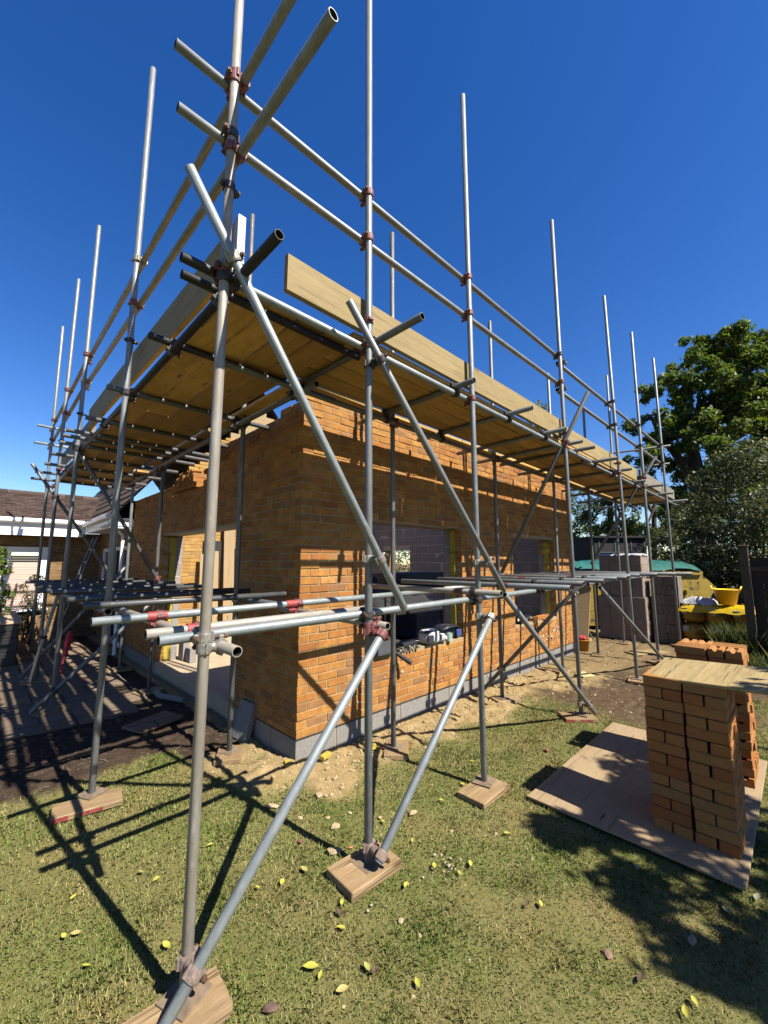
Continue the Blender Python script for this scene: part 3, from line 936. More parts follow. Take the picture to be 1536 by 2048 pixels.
for p in (iLa,): coupler(p, LLi, M_CL_D)
for p in (iLb, iLc): coupler(p, LLi2, M_CL_R)
# --- guard rails
R1 = tube('guard_rail', (-1.655, -1.30, 4.345), (3.2, -1.30, 4.40), G); R2 = tube('guard_rail', (-1.625, -1.30, 4.01), (3.15, -1.30, 4.03), G)
R1b = tube('guard_rail', (3.05, -1.355 + .105, 4.37), (8.75, -1.30, 4.33), G); R2b = tube('guard_rail', (3.0, -1.25, 3.99), (8.8, -1.30, 3.93), G)
S1 = tube('guard_rail', (-1.33, -2.0, 4.36), (-1.32, 3.4, 4.44), G); S2 = tube('guard_rail', (-1.33, -2.17, 3.90), (-1.32, 3.4, 4.09), G)
S1b = tube('guard_rail', (-1.315, 3.0, 4.49), (-1.315, 7.2, 4.42), G); S2b = tube('guard_rail', (-1.315, 3.0, 4.12), (-1.315, 7.2, 4.05), G)
q1, q2 = ony(75, 850, 6.3), ony(68, 884, 6.3)
T1 = tube('guard_rail', q1, q1 + Vector((1.6, 0, -.03)), GB); T2 = tube('guard_rail', q2, q2 + Vector((1.6, 0, -.03)), GB)
T3 = tube('guard_rail', (8.40, -1.5, 4.30), (8.0, 1.6, 4.35), G); T4 = tube('guard_rail', (8.42, -1.45, 3.91), (8.05, 1.6, 3.95), G)
for r in (R1, R2):
    for p in (A, B, C, D): coupler(p, r, M_CL_R if rnd.random() < .75 else M_CL_D)
for r in (R1b, R2b):
    for p in (E_, F_, G_): coupler(p, r, M_CL_D)
for r in (S1, S2):
    for p in (A, L1, L2): coupler(p, r, M_CL_R if rnd.random() < .6 else M_CL_G)
for r in (S1b, S2b):
    for p in (L3, L4): coupler(p, r, M_CL_R)
for s, q in ((S1, S1b), (S2, S2b)): coupler(s, q, M_CL_D, at=(-1.32, 3.2, 4.3))
coupler(R1, R1b, M_CL_D, at=(3.1, -1.3, 4.4)); coupler(R2, R2b, M_CL_D, at=(3.08, -1.3, 4))
# --- board clips on the outer poles
for p, z in ((A, 3.70), (B, 3.40), (C, 3.38), (D, 3.36), (E_, 3.34), (F_, 3.32)): band(p, z - .05, M_CL_D if p is A else M_CL_R if rnd.random() < .5 else M_CL_G, (.3, 1, 0) if p is not A else (1, .2, 0))
for p in (L1, L2, L3): band(p, 3.60, M_CL_D, (1, 0, 0))
# --- facade and ledger braces
b1 = tube('brace', (-1.60, -1.455, 3.575), (-.165, -1.455, 1.485), GB); b2 = tube('brace', (-.655, -1.46, 3.37), (1.09, -1.46, 1.54), G)
b4 = tube('brace', (1.10, -1.46, 1.50), (3.10, -1.44, .045), G); b5 = tube('brace', (3.48, -1.46, 1.46), (6.5, -1.44, .10), G)
c1 = tube('brace', (-.365, -1.47, 1.37), (-1.50, -1.455, .06), GB, 'bright galvanised brace running down to the nearest corner'); c2 = tube('brace', (.86, -1.46, 1.33), (-.40, -1.46, .11), GB)
t1 = tube('brace', (2.88, -1.66, 3.80), (2.88, -.34, 1.47), GD); t2 = tube('brace', (2.865, -1.52, 1.60), (2.865, -.10, .06), M_GALVD)
t3 = tube('brace', (6.52, -1.58, 3.70), (6.48, -.36, 1.74), GD)
u1 = tube('brace', (-1.38, 3.09, 3.26), (-.30, 3.09, 1.50), GD); u2 = tube('brace', (-1.56, 3.09, .06), (-.28, 3.09, 1.32), M_GALVD)
u3 = tube('brace', (-1.68, 4.79, 3.26), (-.30, 4.79, 1.20), GD); u4 = tube('brace', (-1.56, 4.79, .12), (-.30, 4.79, 1.75), GD); u5 = tube('brace', (-1.46, 4.72, .05), (-1.22, 4.72, 1.3), RU)
for a, b, mt in ((A, b1, M_CL_G), (B, b1, M_CL_G), (B, b2, M_CL_D), (C, b2, M_CL_G), (D, b4, M_CL_U), (D, t1, M_CL_R), (iRb, t1, M_CL_G), (iRb, t2, M_CL_G), (D, t2, M_CL_G), (A, c1, M_CL_U), (B, c1, M_CL_R), (B, c2, M_CL_U), (C, c2, M_CL_G), (F_, t3, M_CL_R), (L2, u1, M_CL_D), (iLb, u1, M_CL_R), (L2, u2, M_CL_D), (L3, u3, M_CL_D), (L3, u5, M_CL_D)): coupler(a, b, mt)
# --- lower lift
K1 = tube('ledger', (-1.555, -1.30, 1.443), (3.9, -1.305, 1.505), GB, 'bright outer ledger of the low lift'); K1b = tube('ledger', (3.7, -1.255, 1.515), (6.5, -1.30, 1.53), G)
K2 = tube('ledger', (-1.555, -1.11, 1.446), (-.20, -1.11, 1.455), RU)
K3 = tube('ledger', (-1.66, -.485, 1.45), (1.7, -.47, 1.475), GB, 'bright inner ledger of the low lift with two red sleeves'); K3b = tube('ledger', (1.5, -.51, 1.49), (6.6, -.48, 1.52), G)
K4 = tube('ledger', (-1.315, -1.545, 1.40), (-1.315, 1.4, 1.415), RU); K4b = tube('ledger', (-1.43, .3, 1.42), (-1.42, 6.6, 1.44), GD)
K5 = tube('ledger', (-.30, -1.44, 1.385), (-.33, -.25, 1.40), RU); K6 = tube('ledger', (-.28, -.3, 1.42), (-.28, 6.4, 1.43), GD)
K7 = tube('transom', (.80, -1.60, 1.535), (.80, -.02, 1.53), RU)
for p, q in ((A, K1), (A, K4)): coupler(p, q, M_CL_G)
for p, q, mt in ((B, K1, M_CL_D), (B, K5, M_CL_R), (C, K1, M_CL_D), (C, K7, M_CL_D), (D, K1, M_CL_R), (iRa, K3, M_CL_G), (iRb, K3b, M_CL_R), (L1, K4b, M_CL_R), (L2, K4b, M_CL_D), (L3, K4b, M_CL_D), (iLa, K6, M_CL_G), (K3, K4, M_CL_R), (K3, K5, M_CL_R), (K2, K4, M_CL_R), (K3, K7, M_CL_D), (F_, K1b, M_CL_D)): coupler(p, q, mt)
for x in (-1.15, -.275):       # red painted sleeves
    pass
LOW_R = []
for x, y0, y1, mt in ((1.32, -1.93, -.06, G), (2.02, -1.78, -.03, GD), (2.12, -1.76, -.05, GD), (2.72, -1.75, .0, G), (3.42, -1.68, -.05, G), (3.75, -1.7, .0, GD), (4.3, -1.60, .0, G), (4.85, -1.58, -.05, G), (5.35, -1.7, .0, GD), (5.9, -1.84, .0, G), (6.12, -2.02, .0, G)):
    z = 1.563 + .004 * x
    LOW_R.append(tube('transom', (x, y0, z), (x, y1, z - .004), mt))
for t, u in ((LOW_R[0], .55), (LOW_R[1], 1.2), (LOW_R[3], .9), (LOW_R[4], .5), (LOW_R[6], .8), (K7, .35)):
    mb = MB(); p = t['p0'] + t['d'] * u; mb.cyl(p, p + t['d'] * .09, TR + .0008, n=18, caps=False); mb.build('paint_band', M_CL_R, t['o'], world=Matrix.Identity(4))
for t in LOW_R[:6]: coupler(K1, t, M_CL_D)
LOW_L = []
for y, x0, x1 in ((.20, -1.60, -.03), (.88, -1.62, -.05), (1.12, -1.5, -.1), (2.0, -1.6, -.04), (2.37, -1.67, -.06), (3.2, -1.57, -.05), (3.98, -1.57, -.1), (5.0, -1.6, -.1)):
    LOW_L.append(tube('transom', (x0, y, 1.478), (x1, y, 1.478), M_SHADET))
# red sleeves on the inner ledger and yellow end caps near the walls
for x, kk, yk, zk in ((-1.33, K3, None, None), (-.38, K3, None, None), (-1.32, K2, -1.11, 1.447)):
    mb = MB(); z = K3['p0'].z + (K3['p1'].z - K3['p0'].z) * (x + 1.66) / 3.36; y = -.485 + .015 * (x + 1.66) / 3.36
    if yk: y, z = yk, zk
    mb.cyl((x - .055, y, z), (x + .055, y, z), TR + .006, n=18); mb.box((x - .02, y - .012, z - .062), (x + .02, y + .012, z - .02), ch=.004)
    mb.cyl((x - .035, y - .01, z - .045), (x + .035, y - .01, z - .045), .008, n=8)
    mb.build('red_sleeve', M_REDS if 'M_REDS' in globals() else M_CL_R, kk['o'], world=Matrix.Identity(4))
for t in (K7, TRN_R[1], TRN_R[2], iLa):
    if t is iLa: continue
    mb = MB(); p = t['p1']; mb.cyl(p - t['d'] * .04, p + t['d'] * .006, TR + .0025, n=14); mb.build('end_cap', M_INS, t['o'], world=Matrix.Identity(4))
# base plates
def base(t, yaw=0.0, mat=M_CL_G):
    p = t['p0']; mb = MB(); M = Matrix.Translation((p.x, p.y, .046)) @ Matrix.Rotation(yaw, 4, 'Z')
    mb.box((-.075, -.075, .003), (.075, .075, .011), 0, M, ch=.0015); mb.cyl((p.x, p.y, .05), (p.x, p.y, .11), .019, n=12)
    mb.build('base_plate', mat, t['o'], origin=(p.x, p.y, .046))
ALLP = [A, B, C, D, E_, F_, G_, L1, L2, L3, L4, iRa, iRb, iRc, iRd, iRe, iLa, iLb, iLc, iLd]
for p in ALLP: base(p, rnd.uniform(-.6, .6), M_PLATE if 'M_PLATE' in globals() else M_CL_G)

# ------------------------------------------------------------------ boards
def board(name, p0, p1, width, thick, up, mat, label, cat='board', group=None, band_ends=False, warp=.004):
    """timber board: length p0->p1 along its own x axis, width along y, thickness along up (z)"""
    p0, p1 = Vector(p0), Vector(p1); x = (p1 - p0).normalized(); L = (p1 - p0).length
    z = Vector(up).normalized(); y = z.cross(x).normalized(); z = x.cross(y)
    mb = MB(); n = max(2, int(L / .5)); h, t = width / 2, thick / 2; c = .004
    sec = [(-h + c, -t), (h - c, -t), (h, -t + c), (h, t - c), (h - c, t), (-h + c, t), (-h, t - c), (-h, -t + c)]
    ph = rnd.uniform(0, 6); vs = []
    for i in range(n + 1):
        s = L * i / n; wz = warp * math.sin(ph + s * 1.3); wy = warp * .6 * math.sin(ph * 2 + s * .9)
        vs += [(s, a + wy, b + wz) for a, b in sec]
    fs = [(i * 8 + k, i * 8 + (k + 1) % 8, (i + 1) * 8 + (k + 1) % 8, (i + 1) * 8 + k) for i in range(n) for k in range(8)]
    fs = [f[::-1] for f in fs] + [tuple(range(8)), tuple(range(n * 8, n * 8 + 8))[::-1]]
    fs = [f[::-1] for f in fs]
    mb.add(vs, fs)
    o = mb.build(name, mat, world=basis(x, y, z, p0)); tag(o, label, cat, group)
    if band_ends:
        b = MB(); b.box((-.0025, -h - .001, -t - .0015), (.0015, h + .001, t + .0015), 0)
        for sgn in (-1, 1): b.box((0, -h * .96, sgn * (t + .0012) - .0008), (.05, h * .96, sgn * (t + .0012) + .0008), 0)
        for i in range(9):
            for w in (-.25, .25): b.box((-.0036, -h * .9 + i * h * .2, w * thick - .002), (-.0026, -h * .9 + i * h * .2 + .009, w * thick + .002), 1)
        b.v = [tuple(W[o.name] @ Vector(p)) for p in b.v]
        b.build('end_band', [M_BAND, M_DARK], o)
    return o


dz = lambda x: dk(x) + .048 + TR + .02
rw = .2025
for r in range(4):
    y = -1.26 + rw * (r + .5); xs = [-.44, (1.7, 2.3, 1.5, 2.1)[r], (4.2, 4.7, 4.0, 4.5)[r], 6.6, 9.4]
    w_ = ('outermost', 'second from the outer edge', 'third from the outer edge', 'innermost')[r]
    for a, b in zip(xs, xs[1:]):
        board('deck_board', (a + .004, y, dz(a)), (b - .004, y, dz(b)), rw - rnd.uniform(.006, .016), .038, (0, 0, 1), M_DECK, f'scaffold board in the long front deck, {w_}'.replace('deck, innermost', 'deck, next to the lit gap by the wall'), group=f'front deck boards, row {("one","two","three","four")[r]}')
for a, b in ((-.30, 2.1), (2.1, 4.6), (4.6, 7.2), (7.2, 9.3)):
    board('deck_board', (a, -.30, dz(a)), (b - .01, -.30, dz(b)), .18, .038, (0, 0, 1), M_DECK, 'narrow inside board of the front deck, closest to the brick wall', group='inside boards of the front deck')
zl = 3.240 + TR + .02
for r in range(4):
    x = -1.26 + rw * (r + .5); ys = [-1.24, (1.9, 1.2, 2.2, 1.5)[r], (4.4, 3.9, 4.6, 4.1)[r], 6.2]
    w_ = ('outermost', 'second from the outer edge', 'third from the outer edge', 'innermost')[r]
    for a, b in zip(ys, ys[1:]):
        board('deck_board', (x, a + .004, zl), (x, b - .004, zl), rw - rnd.uniform(.006, .016), .038, (0, 0, 1), M_DECK, f'scaffold board in the shaded side deck, {w_}', group=f'side deck boards, row {("one","two","three","four")[r]}')
for a, b in ((-.45, 1.3), (1.35, 3.7), (4.3, 6.1)):
    board('deck_board', (-.30, a, zl), (-.30, b, zl), .18, .038, (0, 0, 1), M_DECK, 'narrow inside board of the side deck, closest to the side wall', group='inside boards of the side deck')
# toe boards
tz = lambda x: 3.36 + .1125 - .012 * max(0, x)
for i, (a, b, mt, lb) in enumerate(((-.99, 2.95, M_TOE, 'pale toe board with a clear sawn end, first along the front of the deck'), (2.90, 6.55, M_TOE, 'pale toe board in the middle of the front of the deck'), (6.58, 9.5, M_TOEG, 'greyish toe board at the far end of the front deck'))):
    yo = -1.283 + (.0 if i != 1 else .042)
    board('toe_board', (a, yo, tz(a)), (b, yo, tz(b)), .235, .038, (0, -1, 0), mt, lb, 'board')
board('toe_board', (-1.275, -1.30, 3.505), (-1.275, 2.9, 3.56), .27, .038, (-1, 0, 0), M_TOE, 'shaded toe board with a white metal end band on the side deck', 'board', band_ends=True)
board('toe_board', (-1.235, 2.86, 3.50), (-1.24, 6.1, 3.52), .235, .038, (-1, 0, 0), M_TOEG, 'grey toe board at the far end of the side deck', 'board')

# ------------------------------------------------------------------ sole boards under the poles
def pad(x, y, L, w, ang, label, t=.042, dx=0, dy=0, red=False, broken=False):
    mb = MB(); mb.box((-L / 2, -w / 2, 0), (L / 2, w / 2, t), 0, ch=.005, jit=.0025 if broken else .001)
    if red:
        mb.box((-L / 2 - .001, -w / 2 - .0015, .004), (-L / 2 + .10, -w / 2 + .001, t - .006), 1); mb.box((-L / 2 + .16, -w / 2 - .0015, .008), (-L / 2 + .30, -w / 2 + .001, t - .012), 1)
    o = mb.build('sole_board', [M_PAD, M_REDEND], world=Matrix.Translation((x + dx, y + dy, .004)) @ Matrix.Rotation(R(ang), 4, 'Z'))
    tag(o, label, 'board', 'timber pads under the poles')
pad(-1.383, -1.335, .44, .205, -4, 'splintered timber pad under the nearest corner pole', .044, -.095, -.085, broken=True)
pad(-.372, -1.35, .37, .245, -3, 'thick timber pad under the second pole along the front row, in open lawn', .05, -.025, .0)
pad(.876, -1.35, .38, .24, 0, 'timber pad under the third front pole, with the plywood sheet beside it', .04, -.07, -.04)
pad(2.935, -1.35, .36, .225, -45, 'long red edged timber pad under the front pole braced at its foot', .04, -.05, .02, red=True)
pad(5.03, -1.40, .34, .225, 10, 'worn timber pad under the front pole on bare brown soil', .04)
pad(6.6, -1.35, .36, .225, -20, 'far timber pad under the front pole before the block stacks', .04)
pad(8.48, -1.35, .36, .225, 40, 'farthest timber pad under the last front pole', .04)
pad(-1.375, .64, .42, .21, -9, 'red edged timber pad under the side pole at the edge of the shade', .042, -.04, -.11, red=True)
pad(-1.36, 3.15, .36, .225, 20, 'shaded timber pad under the second side pole on the paving', .04)
pad(-1.37, 4.85, .36, .225, 0, 'shaded timber pad under the leaning tube on the paving', .04)
pad(-1.30, 6.9, .36, .225, 15, 'farthest shaded timber pad beside the dark planter', .04)
pad(-.335, .59, .30, .225, 58, 'sand covered timber pad by the near wall corner', .045, -.01, -.03)
pad(.80, -.42, .33, .225, 42, 'sand covered timber pad under the inner pole below the toolbox', .045, .02, -.02, red=True)
pad(2.815, -.42, .34, .225, -30, 'timber pad of two boards at the foot of the dark brace', .042, .03, -.03)
pad(4.745, -.42, .30, .2, -20, 'timber pad on the sand near the far end of the front wall', .04)
pad(6.40, -.42, .32, .225, 15, 'small timber pad beside the orange bucket', .04)
pad(8.02, -.42, .30, .225, 5, 'small timber pad in front of the wrapped blocks', .04)
pad(-.33, 3.13, .34, .225, 10, 'timber pad in the shade under the open doorway', .04)
pad(-.33, 4.75, .34, .225, -5, 'timber pad in the shade beside the side wall', .04)
pad(-.30, 6.3, .34, .225, -5, 'timber pad in the shade in front of the patio door', .04)
# ------------------------------------------------------------------ existing house and its wing
def mat_tiles(name, a, b):
    m = NT(name); i_ = m.island(); n = m.noise(20, 6, .7)
    c = m.ramp(i_, [(0, a), (.5, tuple((x + y) / 2 for x, y in zip(a, b))), (1, b)])
    c = m.mix(c, (.32, .28, .20), m.ramp(n, [(.55, 0.0), (.75, .5)])); m.bump(n, .5, .01)
    return m.fin(c, .9, 0, .15)


M_TILE = mat_tiles('clay_roof_tile', (.085, .055, .045), (.17, .12, .10)); M_TILED = mat_tiles('dark_roof_tile', (.10, .075, .06), (.20, .145, .11))
M_GLASS = NT('window_glass'); M_GLASS.b.inputs['Specular IOR Level'].default_value = .6; M_GLASS = M_GLASS.fin((.02, .025, .03), .06)


def tiled(mb, O, u, up_, L, H, tw=.28, th=.3, mi=0):
    n = u.cross(up_).normalized()
    if n.z < 0: n = -n
    k = 0
    while k * th < H:
        s = -(tw / 2 if k % 2 else 0)
        while s < L:
            a, b = max(s, 0), min(s + tw - .006, L); s += tw
            if b - a < .03: continue
            h0, h1 = k * th, min((k + 1) * th + .06, H + .05)
            e = rnd.uniform(-.004, .006)
            P = [O + u * a + up_ * h0 + n * (.028 + e), O + u * b + up_ * h0 + n * (.028 + e), O + u * b + up_ * h1 + n * .004, O + u * a + up_ * h1 + n * .004]
            Q = [p - n * .02 for p in P]
            f = [(0, 1, 2, 3), (0, 4, 5, 1)]
            if u.cross(up_).dot(n) < 0: f = [x[::-1] for x in f]
            mb.add(P + Q, f, mi)
        k += 1


house = empty('brick_house', (0, 6, 0), 'existing yellow brick house with white eaves and dark tiled roof behind the extension', 'house')
HX, HP = 5.0, R(52)
mb = MB(); brickwork(mb, Vector((.32, 6.0, 0)), XU, Vector((0, -1, 0)), HX - .35, .2, lambda s: int((2.50 + min(s + .3, HX - s) * math.tan(HP) - .2) / CP), [(1.78, 2.35, 1.25, 2.1)])
mb.build('gable_wall', [M_BRICKY, M_MORTAR], house)
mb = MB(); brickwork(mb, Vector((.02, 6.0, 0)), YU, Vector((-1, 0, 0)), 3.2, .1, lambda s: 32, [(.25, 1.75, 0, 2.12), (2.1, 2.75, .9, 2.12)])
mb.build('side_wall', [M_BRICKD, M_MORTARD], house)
mb = MB(); mb.box((.13, 6.115, 0), (HX, 9.1, 2.6)); mb.build('inner_mass', M_DARK, house)
mb = MB(); tiled(mb, Vector((-.36, 5.96, 2.66)), YU, Vector((math.cos(HP), 0, math.sin(HP))), 11, 6.4)
tiled(mb, Vector((HX + .3, 5.96, 2.66)), YU, Vector((-math.cos(HP), 0, math.sin(HP))), 11, 6.4)
zr = 2.64 + (HX / 2 + .33) * math.tan(HP)
for s in (0, 1):
    x0, x1 = (-.36, HX / 2) if s == 0 else (HX + .36, HX / 2)
    vs_ = [(x0, 5.97, 2.64), (x1, 5.97, zr), (x1, 16.9, zr), (x0, 16.9, 2.64)]
    mb.add(vs_, [(0, 1, 2, 3)], 1)
mb.build('roof', [M_TILED, M_DARK], house)
mb = MB()
mb.box((-.37, 5.93, 2.46), (-.345, 8.58, 2.67)); mb.box((-.345, 5.93, 2.45), (.02, 8.6, 2.468))
mb.cyl((-.43, 5.93, 2.66), (-.43, 8.55, 2.64), .055, n=12)
for i in range(14): mb.cyl((-.44, 5.95 + i * .05, 2.50 - .018 * (i % 2)), (-.36, 5.95 + i * .05, 2.50 - .018 * (i % 2)), .016, n=8)
mb.build('eaves', M_WHITE, house)
mb = MB()
for a, b in ((5.93, 6.02),): mb.box((-.40, a, 2.43), (.02, b, 2.62))
mb.build('verge_end', M_WHITE, house)
for nm, y0, y1, z0, z1, mull in (('patio_door', 6.26, 7.74, .06, 2.11, (7.0,)), ('window', 8.11, 8.74, .92, 2.10, ())):
    mb = MB(); f = .075; X0, X1 = .035, .10
    mb.box((X0, y0, z0), (X1, y0 + f, z1)); mb.box((X0, y1 - f, z0), (X1, y1, z1)); mb.box((X0 + .001, y0 + f, z1 - f), (X1, y1 - f, z1)); mb.box((X0 + .001, y0 + f, z0), (X1, y1 - f, z0 + f))
    for my in mull: mb.box((X0 - .004, my - .06, z0 + f), (X1, my + .06, z1 - f))
    fr = mb.build(nm, M_WHITE, house); g = MB(); g.box((.07, y0 + f, z0 + f), (.085, y1 - f, z1 - f)); g.build('pane', M_GLASS, fr)
mb = MB(); mb.box((1.83 + .32, 5.985, 1.25), (2.30 + .32, 6.05, 1.30)); mb.box((1.80 + .32, 5.985, 2.06), (2.33 + .32, 6.05, 2.1)); mb.box((1.80 + .32, 5.985, 1.3), (1.84 + .32, 6.05, 2.06)); mb.box((2.29 + .32, 5.985, 1.3), (2.33 + .32, 6.05, 2.06))
fr = mb.build('window', M_WHITE, house); g = MB(); g.box((1.84 + .32, 6.03, 1.3), (2.29 + .32, 6.045, 2.06)); g.build('pane', M_GLASS, fr)
mb = MB(); mb.cyl((-.12, 6.16, 0), (-.12, 6.16, 2.3), .034, n=12); mb.cyl((-.12, 6.16, 2.3), (-.38, 6.16, 2.58), .034, n=12); mb.build('downpipe', M_WHITE, house)

wing = empty('garage_wing', (-3, 9.1, 0), 'low side wing with brown tiled roof, white gutter and white framed shutter', 'building')
mb = MB(); brickwork(mb, Vector((-7, 9.1, 0)), XU, Vector((0, -1, 0)), 7.1, 0, lambda s: 33, [(4.1, 6.05, .72, 2.12)]); mb.build('front_wall', [M_BRICKD, M_MORTARD], wing)  # shade on this wall is put into the darker brick colour
mb = MB(); tiled(mb, Vector((-7.3, 8.62, 2.74)), XU, Vector((0, math.cos(R(17)), math.sin(R(17)))), 10.5, 3.0, .17, .2)
mb.add([(-7.3, 8.63, 2.72), (3.2, 8.63, 2.72), (3.2, 11.5, 3.60), (-7.3, 11.5, 3.60)], [(0, 1, 2, 3)], 1)
for i in range(26): mb.cyl((-7.3 + i * .4, 11.48, 3.63), (-6.91 + i * .4, 11.48, 3.63), .09, n=10)
mb.build('roof', [M_TILE, M_DARK], wing)
mb = MB(); mb.box((-7.3, 8.60, 2.44), (-.37, 8.625, 2.66)); mb.box((-7.3, 8.61, 2.425), (-.35, 9.1, 2.44)); mb.cyl((-7.3, 8.55, 2.69), (-.42, 8.55, 2.68), .06, n=12); mb.box((-7.3, 8.58, 2.36), (-.37, 8.60, 2.445))
mb.build('gutter', M_WHITE, wing)
mb = MB(); x0, x1 = -2.9, -.95
mb.box((x0, 9.06, 2.0), (x1, 9.15, 2.12)); mb.box((x1 - .17, 9.061, .72), (x1, 9.15, 2.0)); mb.box((x0, 9.061, .72), (x0 + .1, 9.15, 2.0)); mb.box((-1.78, 9.062, .72), (-1.62, 9.15, 2.0)); mb.box((x0 - .05, 9.0, .68), (x1 + .05, 9.15, .72))
fr = mb.build('window', M_WHITE, wing)
M_SHUT = plain('pink_beige_shutter', (.62, .44, .38), .7, 0, .06, 6, .05, .65)
mb = MB()
for i in range(22): mb.box((x0 + .1, 9.10 + .006 * (i % 2), .74 + i * .054), (x1 - .17, 9.13, .789 + i * .054), 0, ch=.004)
mb.build('shutter', M_SHUT, fr)

# ------------------------------------------------------------------ paving, planter, things on the left
m = NT('patio_slabs'); br = m.node('ShaderNodeTexBrick', i_Scale=1.0, i_Mortar_Size=.008, i_Brick_Width=.6, i_Row_Height=.45, i_Bias=-.2)
br.inputs['Color1'].default_value = (.36, .27, .18, 1); br.inputs['Color2'].default_value = (.26, .19, .13, 1); br.inputs['Mortar'].default_value = (.06, .05, .04, 1)
m.l.new(m.co.outputs['Object'], br.inputs['Vector']); n1 = m.noise(7, 7, .7)
c = m.mix(br.outputs['Color'], (.20, .15, .11), m.ramp(n1, [(.4, 0.0), (.7, .7)])); m.bump(m.mix(n1, m.noise(60, 4), .4), .5, .02); M_PAVE = m.fin(c, .95, 0, .1)
mb = MB()
yy = 2.45
while yy < 9.0:
    xx = -6.0 + (.3 if int(yy * 2) % 2 else 0)
    while xx < -.42:
        w_ = .6; e = rnd.uniform(-.006, .006)
        if not (yy > 2.4 and yy < 2.9 and xx < -1.9) and not (xx > -.8 and yy < 3.4):
            mb.box((xx + .006, yy + .006, -.03), (min(xx + w_, -.40) - .006, yy + .444, .026 + e), 0, ch=.006, jit=.004)
        xx += w_
    yy += .45
o = mb.build('paving', M_PAVE); tag(o, 'weathered stone patio slabs in the shade beside the house', 'paving', kind='structure')

pl = MB(); pl.box((-4.6, 6.35, 0), (-1.55, 8.3, .72), 0)
for i in range(6): pl.box((-4.62, 6.325, .03 + i * .115), (-1.535, 6.35, .135 + i * .115), 0, ch=.004); pl.box((-1.55, 6.34, .03 + i * .115), (-1.525, 8.3, .135 + i * .115), 0, ch=.004)
pr = pl.build('planter', M_BLKPL, origin=(-3, 7.3, 0)); tag(pr, 'long low black planter with a pale coping in front of the side wing', 'planter')
mb = MB(); mb.box((-4.66, 6.30, .722), (-1.49, 6.6, .77), ch=.006); mb.box((-4.66, 6.602, .722), (-1.49, 8.34, .765), ch=.006); mb.build('coping', M_CONC, pr)
M_CON = NT('conifer_leaf'); _i = M_CON.island(); M_CON = M_CON.fin(M_CON.ramp(_i, [(0, (.035, .07, .012)), (.5, (.09, .13, .02)), (1, (.17, .20, .04))]), .75, 0, .2, 1)


def leaf_cloud(centres, radii, n, size, up_bias=.3, spread=1.0, flat=.45):
    """leaf-sized quads gathered in clumps round the given centres"""
    centres = np.array(centres, float); radii = np.array(radii, float)
    p = radii ** 2 / (radii ** 2).sum(); k = nr.choice(len(centres), n, p=p)
    d = nr.normal(size=(n, 3)); d /= np.linalg.norm(d, axis=1)[:, None]
    r = radii[k] * nr.uniform(.25, 1, n) ** .5 * spread
    r = np.where(nr.uniform(0, 1, n) < .14, r * 1.55, r)
    P = centres[k] + d * r[:, None] * np.array([1, 1, .75])
    nrm = nr.normal(size=(n, 3)) + np.array([0, 0, up_bias * 2]) + d * .6; nrm /= np.linalg.norm(nrm, axis=1)[:, None]
    t = np.cross(nrm, nr.normal(size=(n, 3))); t /= np.linalg.norm(t, axis=1)[:, None]; b = np.cross(nrm, t)
    s = (size * nr.uniform(.55, 1.4, n))[:, None]
    return np.stack([P - t * s, P - b * s * flat + nrm * s * .12, P + t * s, P + b * s * flat + nrm * s * .12], 1)


def shrub(name, base, h, r, n, size, mat, label, cat='shrub', cone=False, group=None):
    root = empty(name, base, label, cat, group); cs, rs = [], []
    for i in range(46):
        z = rnd.uniform(.06, 1); rr = r * ((1.02 - z) ** .6 if cone else math.sqrt(max(.05, 1 - (z * 1.6 - .8) ** 2)))
        a = rnd.uniform(0, 6.28); q = rr * math.sqrt(rnd.random())
        cs.append((base[0] + q * math.cos(a), base[1] + q * math.sin(a), base[2] + z * h)); rs.append(r * rnd.uniform(.2, .38))
    tris_mesh('foliage', leaf_cloud(cs, rs, n, size), mat, parent=root, origin=base)
    mb = MB()
    for i in range(5):
        a = i * 1.26; mb.chain([Vector(base), Vector(base) + Vector((.2 * r * math.cos(a), .2 * r * math.sin(a), h * .4)), Vector(base) + Vector((.4 * r * math.cos(a), .4 * r * math.sin(a), h * .75))], [.025, .017, .006])
    mb.build('stem', M_BARK, root)
    return root


M_BARK = plain('bark', (.085, .065, .05), .95, 0, .4, 12, .8)


def mat_leaf(name, cols, trans=.35):
    m = NT(name); i_ = m.island(); c = m.ramp(i_, cols)
    m.fin(c, .55, 0, .3, .58)
    t = m.node('ShaderNodeBsdfTranslucent'); m.l.new(m.mix(c, (1.3, 1.35, .55), 1.0, 'MULTIPLY'), t.inputs['Color'])
    mx = m.node('ShaderNodeMixShader'); mx.inputs[0].default_value = trans
    m.l.new(m.b.outputs[0], mx.inputs[1]); m.l.new(t.outputs[0], mx.inputs[2]); m.l.new(mx.outputs[0], m.n['Material Output'].inputs['Surface'])
    return m.mat


M_OAK = mat_leaf('spring_oak_leaf', [(0, (.035, .075, .012)), (.4, (.075, .125, .020)), (.75, (.12, .17, .03)), (1, (.19, .21, .05))])
M_DLEAF = mat_leaf('dark_shrub_leaf', [(0, (.04, .06, .02)), (.6, (.09, .115, .04)), (.9, (.15, .155, .07)), (1, (.26, .24, .15))], .2)
M_LLEAF = mat_leaf('light_tree_leaf', [(0, (.05, .09, .02)), (.5, (.10, .15, .035)), (1, (.17, .20, .06))])


